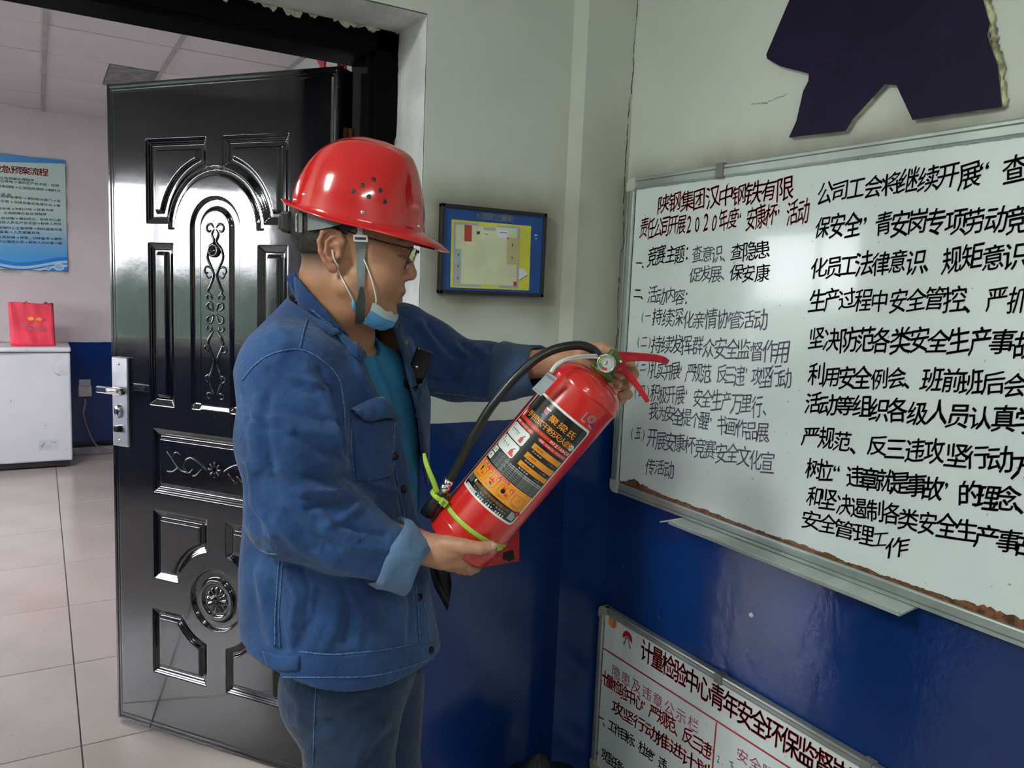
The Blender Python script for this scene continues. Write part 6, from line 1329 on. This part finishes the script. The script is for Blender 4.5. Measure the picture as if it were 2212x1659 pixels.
V = wobble(V, Q, .002, 14, 9); M['denim_t'] = denim('dark_trouser_denim', (.007, .020, .055), (.020, .048, .11)); trs = pobj('trousers', V, Q, M['denim_t']); bvh_t = bvh_of(V, Q); jk_ = jk; P_ = resample([(684, 1474), (681, 1520), (679, 1575), (677, 1655)], 24); patch('seam', off2(P_, -1), off2(P_, 1), M['seam'], .0016, .0016, .0008, .0012, n_=24, k_=3, bvh=bvh_t, par=trs)
M['shoe'] = mat('black_shoe_leather', (.012, .011, .010), .35); M['sole'] = mat('shoe_sole', (.02, .02, .02), .7)
for nm, A_0 in (('shoe', AN), ('shoe', AF)):
    def shoe(P, c=A_0): return smax(smin(smin(cap(P, (c[0]-.02, c[1], .06), (c[0]+.12, c[1], .045), .045, .040), cap(P, (c[0]-.01, c[1], .05), (c[0]-.005, c[1], .12), .045, .046), .03), cap(P, (c[0]+.10, c[1], .04), (c[0]+.15, c[1], .038), .042, .034), .02), .018-P[:, 2], .004)
    V, Q = polygonize(shoe, axis(A_0[0]-.09, A_0[0]+.21, .005), axis(A_0[1]-.07, A_0[1]+.07, .005), axis(-.02, .19, .005)); sh_ = pobj(nm, V, Q, M['shoe'])
    def sole(P, c=A_0): e_ = np.minimum(cap(P*np.array([1, 1, 0], F4), (c[0]-.02, c[1], 0), (c[0]+.15, c[1], 0), .048, .040), 1); return smax(smax(e_, P[:, 2]-.020, .002), .001-P[:, 2], .002)
    V, Q = polygonize(sole, axis(A_0[0]-.09, A_0[0]+.21, .005), axis(A_0[1]-.07, A_0[1]+.07, .005), axis(-.01, .04, .004)); pobj('sole', V, Q, M['sole'], sh_)

# ------------------------------------------------------------------ hard hat
hc = L3(776, 469.5, HD); hX = L3(916, 503, HD)-L3(636, 436, HD); hX /= np.linalg.norm(hX); hZ = np.array([-hX[2], 0, hX[0]]); hZ = -hZ if hZ[2] < 0 else hZ; hY = np.cross(hZ, hX)
def hloc(u, v): q = L3(u, v, HD)-hc; return q@hX, q@hZ
OUTL = [hloc(*p) for p in ((917, 503), (917, 470), (915, 436), (910, 402), (903, 370), (892, 343), (877, 329), (860, 319), (831, 306), (808, 299.5), (787, 296), (761, 297), (735, 302), (714, 311), (693, 326), (674, 348), (657, 374), (646, 396), (638, 420), (636, 436))]
OUTL = np.array(spline([np.array(p) for p in OUTL], 6)); km = int(OUTL[:, 1].argmax()); fr_ = OUTL[:km+1]; bk_ = OUTL[km:][::-1]
hmax = max(fr_[:, 1].max(), bk_[:, 1].max()); fo = np.argsort(fr_[:, 1]); bo = np.argsort(bk_[:, 1])
def hpt(x, y, z): return hc+hX*x+hY*y+hZ*z
def helmet_pt(th, s):                 # s 0 rim .. 1 crown
    h = hmax*math.sin(s*math.pi/2)**.92; xf = np.interp(h, fr_[fo, 1], fr_[fo, 0]); xb = np.interp(h, bk_[bo, 1], bk_[bo, 0]); w = .104*max(0, 1-(h/hmax)**2.7)**.5
    if s >= .999: w = 0; xf = xb = (xf+xb)/2
    xm = (xf+xb)/2*.55+.0*.45; xm = min(max(xm, xb), xf); c, sn = math.cos(th), math.sin(th); e_ = .92; cc = math.copysign(abs(c)**e_, c); ss = math.copysign(abs(sn)**e_, sn)
    x = xm+((xf-xm) if c > 0 else (xm-xb))*cc; y = w*ss; z = h-.004*(1-math.exp(-(y/.020)**2))*min(1, max(0, h/hmax-.5)/.3)+.003*(math.exp(-((abs(y)-.045)/.010)**2))*min(1, max(0, h/hmax-.6)/.2)
    return x, y, z-.016*abs(sn)**2*(1-s)
nT, nS = 96, 34; V = []; Fc = []
for fl2 in (0, 1, 2, 3):              # flange rings, outermost first
    for k in range(nT):
        th = 2*math.pi*k/nT; x, y, z = helmet_pt(th, 0); c = math.cos(th); o_ = .009+.043*max(0, c)**2.2+.012*max(0, -c)**4; f = (1, .72, .38, .12)[fl2]; dr = .0185*max(0, c)**2*f**1.3+.003*f+(-.004 if c < -.9 else 0)*f
        rd = math.hypot(x/.14, y/.104)+1e-6; ux, uy = x/.14/rd, y/.104/rd; V.append(hpt(x+ux*o_*f, y+uy*o_*f*.9, z-dr-(.0012 if fl2 == 0 else 0)))
for i in range(nS+1):
    for k in range(nT): V.append(hpt(*helmet_pt(2*math.pi*k/nT, i/nS)))
for i in range(nS+4):
    for k in range(nT): Fc.append((i*nT+k, i*nT+(k+1) % nT, (i+1)*nT+(k+1) % nT, (i+1)*nT+k))
hb = _R*hc[0]+_F*hc[1]+_U*hc[2]; hat = empty('hard_hat', hb, Matrix.Rotation(-YAW, 3, 'Z'), label='glossy red hard hat with vent holes worn by the man', cat='helmet')
lh = lambda p: Vector(p)-Vector(hc)
n = N('red_hard_hat_plastic'); c = n.mix(n.ramp(n.noise(7, 4), .3, .75), (.58, .012, .014), (.52, .010, .012)); n.set(col=n.mix(n.ma('MULTIPLY', n.ramp(n.noise(60, 4, .7, dist=1.5), .70, .76), .25), c, (.7, .25, .22)), rough=.16, coat=.7, croughness=.06); n.bump(n.noise(9, 2), .06, .003); M['hat'] = n.m
so_ = mesh('shell', [lh(v) for v in V], Fc, M['hat'], hat, True); bmr = bmesh.new(); bmr.from_mesh(so_.data); bmesh.ops.remove_doubles(bmr, verts=bmr.verts[:], dist=1e-5); bmesh.ops.recalc_face_normals(bmr, faces=bmr.faces[:]); bmr.to_mesh(so_.data); bmr.free()
md = so_.modifiers.new('s', 'SOLIDIFY'); md.thickness = .0026; md.offset = -1
bvh_h = BVHTree.FromPolygons([Vector(v) for v in V], Fc)
for u, v in ((807, 388), (782.5, 399.5), (763, 413), (821, 411), (797, 424.5), (830.5, 435.5)):
    p, nr = cast(u, v, bvh_h, HD); Mf = frame_to(lh(p), nr); lathe('vent_hole', [(.0, .0005), (.0036, .0005), (.0040, .0003), (.0042, -.001)], M['black'], hat, 16, Mf); 
for u, v in ((656, 420), (783.5, 458.5), (904.5, 489)):
    p, nr = cast(u, v, bvh_h, HD); lathe('rivet', [(0, .0022), (.002, .002), (.0036, .0008), (.0040, -.001)], M['chrome'], hat, 14, frame_to(lh(p), nr))
M['strap'] = mat('grey_webbing', (.13, .15, .15), .8, bs=400, bst=.6); M['band'] = mat('grey_headband', (.17, .19, .19), .7, bs=120, bst=.3); M['clipw'] = mat('pale_grey_clip', (.42, .43, .46), .4)
def ribbon(name, P, hw3, m, par, conv, nrm, th=.0012):
    P = [Vector(p) for p in P]; V = []; Fc = []; k = len(P)
    for i, p in enumerate(P):
        w = hw3[i]; n_ = Vector(nrm[i]).normalized(); w = Vector(w)
        for s, t in ((-1, 0), (1, 0), (1, 1), (-1, 1)): V.append(conv(p+w*s-n_*(th*t)))
    for i in range(k-1):
        for q in range(4): Fc.append((i*4+q, i*4+(q+1) % 4, i*4+4+(q+1) % 4, i*4+4+q))
    Fc += [(3, 2, 1, 0), tuple((k-1)*4+q for q in range(4))]; return mesh(name, V, Fc, m, par, False)
bp = [(752, 476, 1.378, .002), (728, 476, 1.370, .0085), (700, 475, 1.370, .0145), (675, 476, 1.384, .0165), (655, 479, 1.410, .0165), (640, 482, 1.44, .0165), (636, 483, 1.465, .0165), (640, 482, 1.49, .0165), (655, 479, 1.52, .0165), (675, 476, 1.545, .016), (700, 475, 1.558, .014), (740, 476, 1.555, .008)]
bq = resample(np.array([(*b,) for b in bp]), 40); cen = L3(745, 476, HD)
ribbon('headband', [L3(*b[:3]) for b in bq], [(0, 0, b[3]) for b in bq], M['band'], hat, lh, [L3(*b[:3])-cen for b in bq], .002)
def hbox(name, u0, v0, u1, v1, D0, D1, m, bev=.002): a = L3(u0, v1, (D0+D1)/2); b = L3(u1, v0, (D0+D1)/2); return box(name, lh((a[0], D0, a[2])), lh((b[0], D1, b[2])), m, hat, bev)
hbox('ratchet', 614, 459, 639, 504, 1.435, 1.495, M['black'], .006); hbox('ratchet_knob', 606, 466, 616, 498, 1.447, 1.483, M['black'], .004); hbox('band_slider', 640, 461, 646, 501, 1.412, 1.425, M['clipw'], .001); hbox('band_slider', 647, 460, 656, 503, 1.398, 1.412, M['band'], .001)
cp = L3(778, 497, 1.372); tube('strap_clip', [lh(L3(777, 478, 1.374)), lh(L3(778, 497, 1.373)), lh(L3(778, 509, 1.373))], [(.0078, .0012), (.0045, .0012), (.0075, .0012)], M['clipw'], hat, n=8, sm=4, flat=(1, 0, 0))
for (u0, v0, u1, v1) in ((763, 508, 795, 512), (763, 519, 795, 522), (763, 508, 767, 522), (791, 508, 795, 522)): hbox('strap_buckle', u0, v0, u1, v1, 1.369, 1.3725, M['clipw'], .0006)
def strap(pts, ws, m, off, ang=None):
    P = resample(pts, 26); w = np.interp(np.linspace(0, 1, 26), np.linspace(0, 1, len(ws)), ws); C = []; Wd = []; Nr = []
    for i, (u, v) in enumerate(P): p, nr = cast(u, v, bvh_skin, 1.39, off); C.append(p); Nr.append(nr)
    for _ in range(3): C = [C[0]]+[(C[i-1]+C[i]*2+C[i+1])/4 for i in range(1, 25)]+[C[25]]; Nr = [Nr[0]]+[(Nr[i-1]+Nr[i]*2+Nr[i+1]).normalized() for i in range(1, 25)]+[Nr[25]]
    for i in range(26): t = (C[min(i+1, 25)]-C[max(i-1, 0)]).normalized(); Wd.append(t.cross(Nr[i]).normalized()*w[i])
    return ribbon('chin_strap', C, Wd, m, hat, lh, Nr, .0014)
strap([(779, 514), (781, 550), (781, 590), (779, 625), (780, 652)], [.0088, .0086, .0080, .0062, .0035], M['strap'], .0045); strap([(781, 620), (780, 650), (779, 672), (778, 694)], [.0030, .0072, .0082, .0078], mat('dark_webbing', (.035, .04, .04), .85, bs=400, bst=.6), .006)

# ------------------------------------------------------------------ spectacles
sgb = _R*HO[0]+_F*HO[1]+_U*HO[2]; sp_ = empty('spectacles', sgb, Matrix.Rotation(-YAW, 3, 'Z'), label='dark metal framed spectacles on the man\'s nose under the hard hat', cat='glasses'); ls_ = lambda p: Vector(hp(*p))-Vector(HO)
M['sframe'] = mat('gunmetal_frame', (.05, .048, .05), .25, .8); M['lens'] = N('clear_lens').set(col=(1, 1, 1), rough=.0, trans=1.0, ior=1.03).m
Lx = lambda z: .1345+(z-.012)*.36
for s in (-1, 1):
    R_ = []
    for k in range(28):
        a = 2*math.pi*k/28; y = s*.0335+.0260*math.copysign(abs(math.cos(a))**.62, math.cos(a)); z = -.0085+.0185*math.copysign(abs(math.sin(a))**.68, math.sin(a)); R_.append((Lx(z)-abs(abs(y)-.0)*.06-.0, y, z))
    tube('rim', [ls_(p) for p in R_+R_[:2]], .0011, M['sframe'], sp_, n=6); V = [ls_(p) for p in R_]; mesh('lens', V+[v+Vector((.0015, 0, 0)) for v in V], [tuple(range(28)), tuple(range(55, 27, -1))]+[(i, 28+i, 28+(i+1) % 28, (i+1) % 28) for i in range(28)], M['lens'], sp_)
    tube('temple', [ls_(p) for p in ((.1305, s*.0625, .0085), (.124, s*.069, .0095), (.085, s*.0725, .0170), (.047, s*.0775, .0260), (.017, s*.0795, .0330), (-.006, s*.0790, .0335), (-.022, s*.0785, .0240), (-.038, s*.0750, .0140))], [(.0016, .0008)]*3+[(.0014, .0008)]*2+[(.002, .0012)]*3, M['sframe'], sp_, n=8, sm=4, flat=(0, 0, 1))
    box('hinge', ls_((.124, s*.0655-.003, .0065)), ls_((.1335, s*.0655+.003, .0125)), M['sframe'], sp_, .0008)
tube('bridge', [ls_(p) for p in ((.1325, -.0085, .004), (.1345, 0, .0075), (.1325, .0085, .004))], .0011, M['sframe'], sp_, n=6, sm=4); tube('top_bar', [ls_((Lx(.0105)-.0035*abs(y)/.06, y, .0105)) for y in np.linspace(-.06, .06, 9)], .0010, M['sframe'], sp_, n=6)

# ------------------------------------------------------------------ face mask pulled down under the chin
mk = empty('face_mask', sgb, Matrix.Rotation(-YAW, 3, 'Z'), label='blue disposable face mask pulled down below the man\'s chin', cat='face mask')
nu, nv = 41, 15; V = []; Fc = []; mi = []
for l in (0, 1):
    for i in range(nu):
        y = -1+2*i/(nu-1); yy = y*.058; c2_ = y*y
        for j in range(nv):
            t = j/(nv-1); U0 = np.array([.1025-.042*c2_-.004*c2_*c2_, yy, -.109+.029*c2_]); L0 = np.array([.068-.024*c2_, yy*.86, -.139+.014*c2_]); p = U0*(1-t)+L0*t
            out = np.array([.55, y*.5, -.65]); out /= np.linalg.norm(out); p = p+out*(.010*math.sin(math.pi*t)*(1-.5*c2_)+.0022*abs(math.sin(t*math.pi*3.0+.4*math.sin(i*.7)))+.0016*math.sin(i*1.3+t*6)*t)-out*(.0008*l)
            if j == 0: p[2] += .002*math.sin(i*.9)
            V.append(p)
VA = np.array(V); OUT = np.array([[.55, (-1+2*i/(nu-1))*.5, -.65] for _ in (0, 1) for i in range(nu) for j in range(nv)]); OUT /= np.linalg.norm(OUT, axis=1)[:, None]; OW = OUT@Rh.T; LOFF = np.repeat([.0042, .0034], nu*nv)
for _ in range(14): dq = skin_fn((HO+VA@Rh.T).astype(F4)); VA = VA+OUT*np.clip(LOFF-dq, 0, .004)[:, None]
V = [ls_(p) for p in VA]
idx = lambda l, i, j: l*nu*nv+i*nv+j
for i in range(nu-1):
    for j in range(nv-1):
        m_ = 1 if j < 4 else 0; Fc.append((idx(0, i, j), idx(0, i+1, j), idx(0, i+1, j+1), idx(0, i, j+1))); mi.append(m_); Fc.append((idx(1, i, j), idx(1, i, j+1), idx(1, i+1, j+1), idx(1, i+1, j))); mi.append(1)
M['maskb'] = mat('pale_blue_nonwoven', (.09, .36, .64), .8, bs=200, bst=.3, sss=.0); M['maskw'] = mat('white_nonwoven', (.50, .58, .62), .8, bs=200, bst=.3)
mesh('mask_sheet', V, Fc, [M['maskb'], M['maskw']], mk, True, mi)
lm = lambda p: Vector(p)-Vector(HO)
def loop(pts, off=.0035):
    P = []
    for u, v in resample(pts, 14): p, nr = cast(u, v, bvh_skin, 1.40, off); P.append(lm(p))
    tube('ear_loop', P, .0013, M['white_pl'], mk, n=7)
loop([(717, 538), (722, 560), (730, 582), (741, 604), (751, 624), (760, 640), (765, 652)]); loop([(788, 560), (795, 580), (802, 600), (808, 622), (811, 642), (810, 656)], .004)
mesh('nose_wire', [ls_((.100-.040*y*y+.0018, y*.05, -.113+.028*y*y+d)) for y in np.linspace(-.7, .7, 15) for d in (-.0012, .0012)], [(2*i, 2*i+1, 2*i+3, 2*i+2) for i in range(14)], M['maskw'], mk)
tube('mask_corner', [lm(cast(764, 648, bvh_skin, 1.40, .004)[0]), lm(cast(767, 658, bvh_skin, 1.40, .005)[0]), lm(cast(771, 668, bvh_skin, 1.40, .005)[0])], [(.003, .001), (.005, .001), (.004, .001)], M['maskb'], mk, n=6)
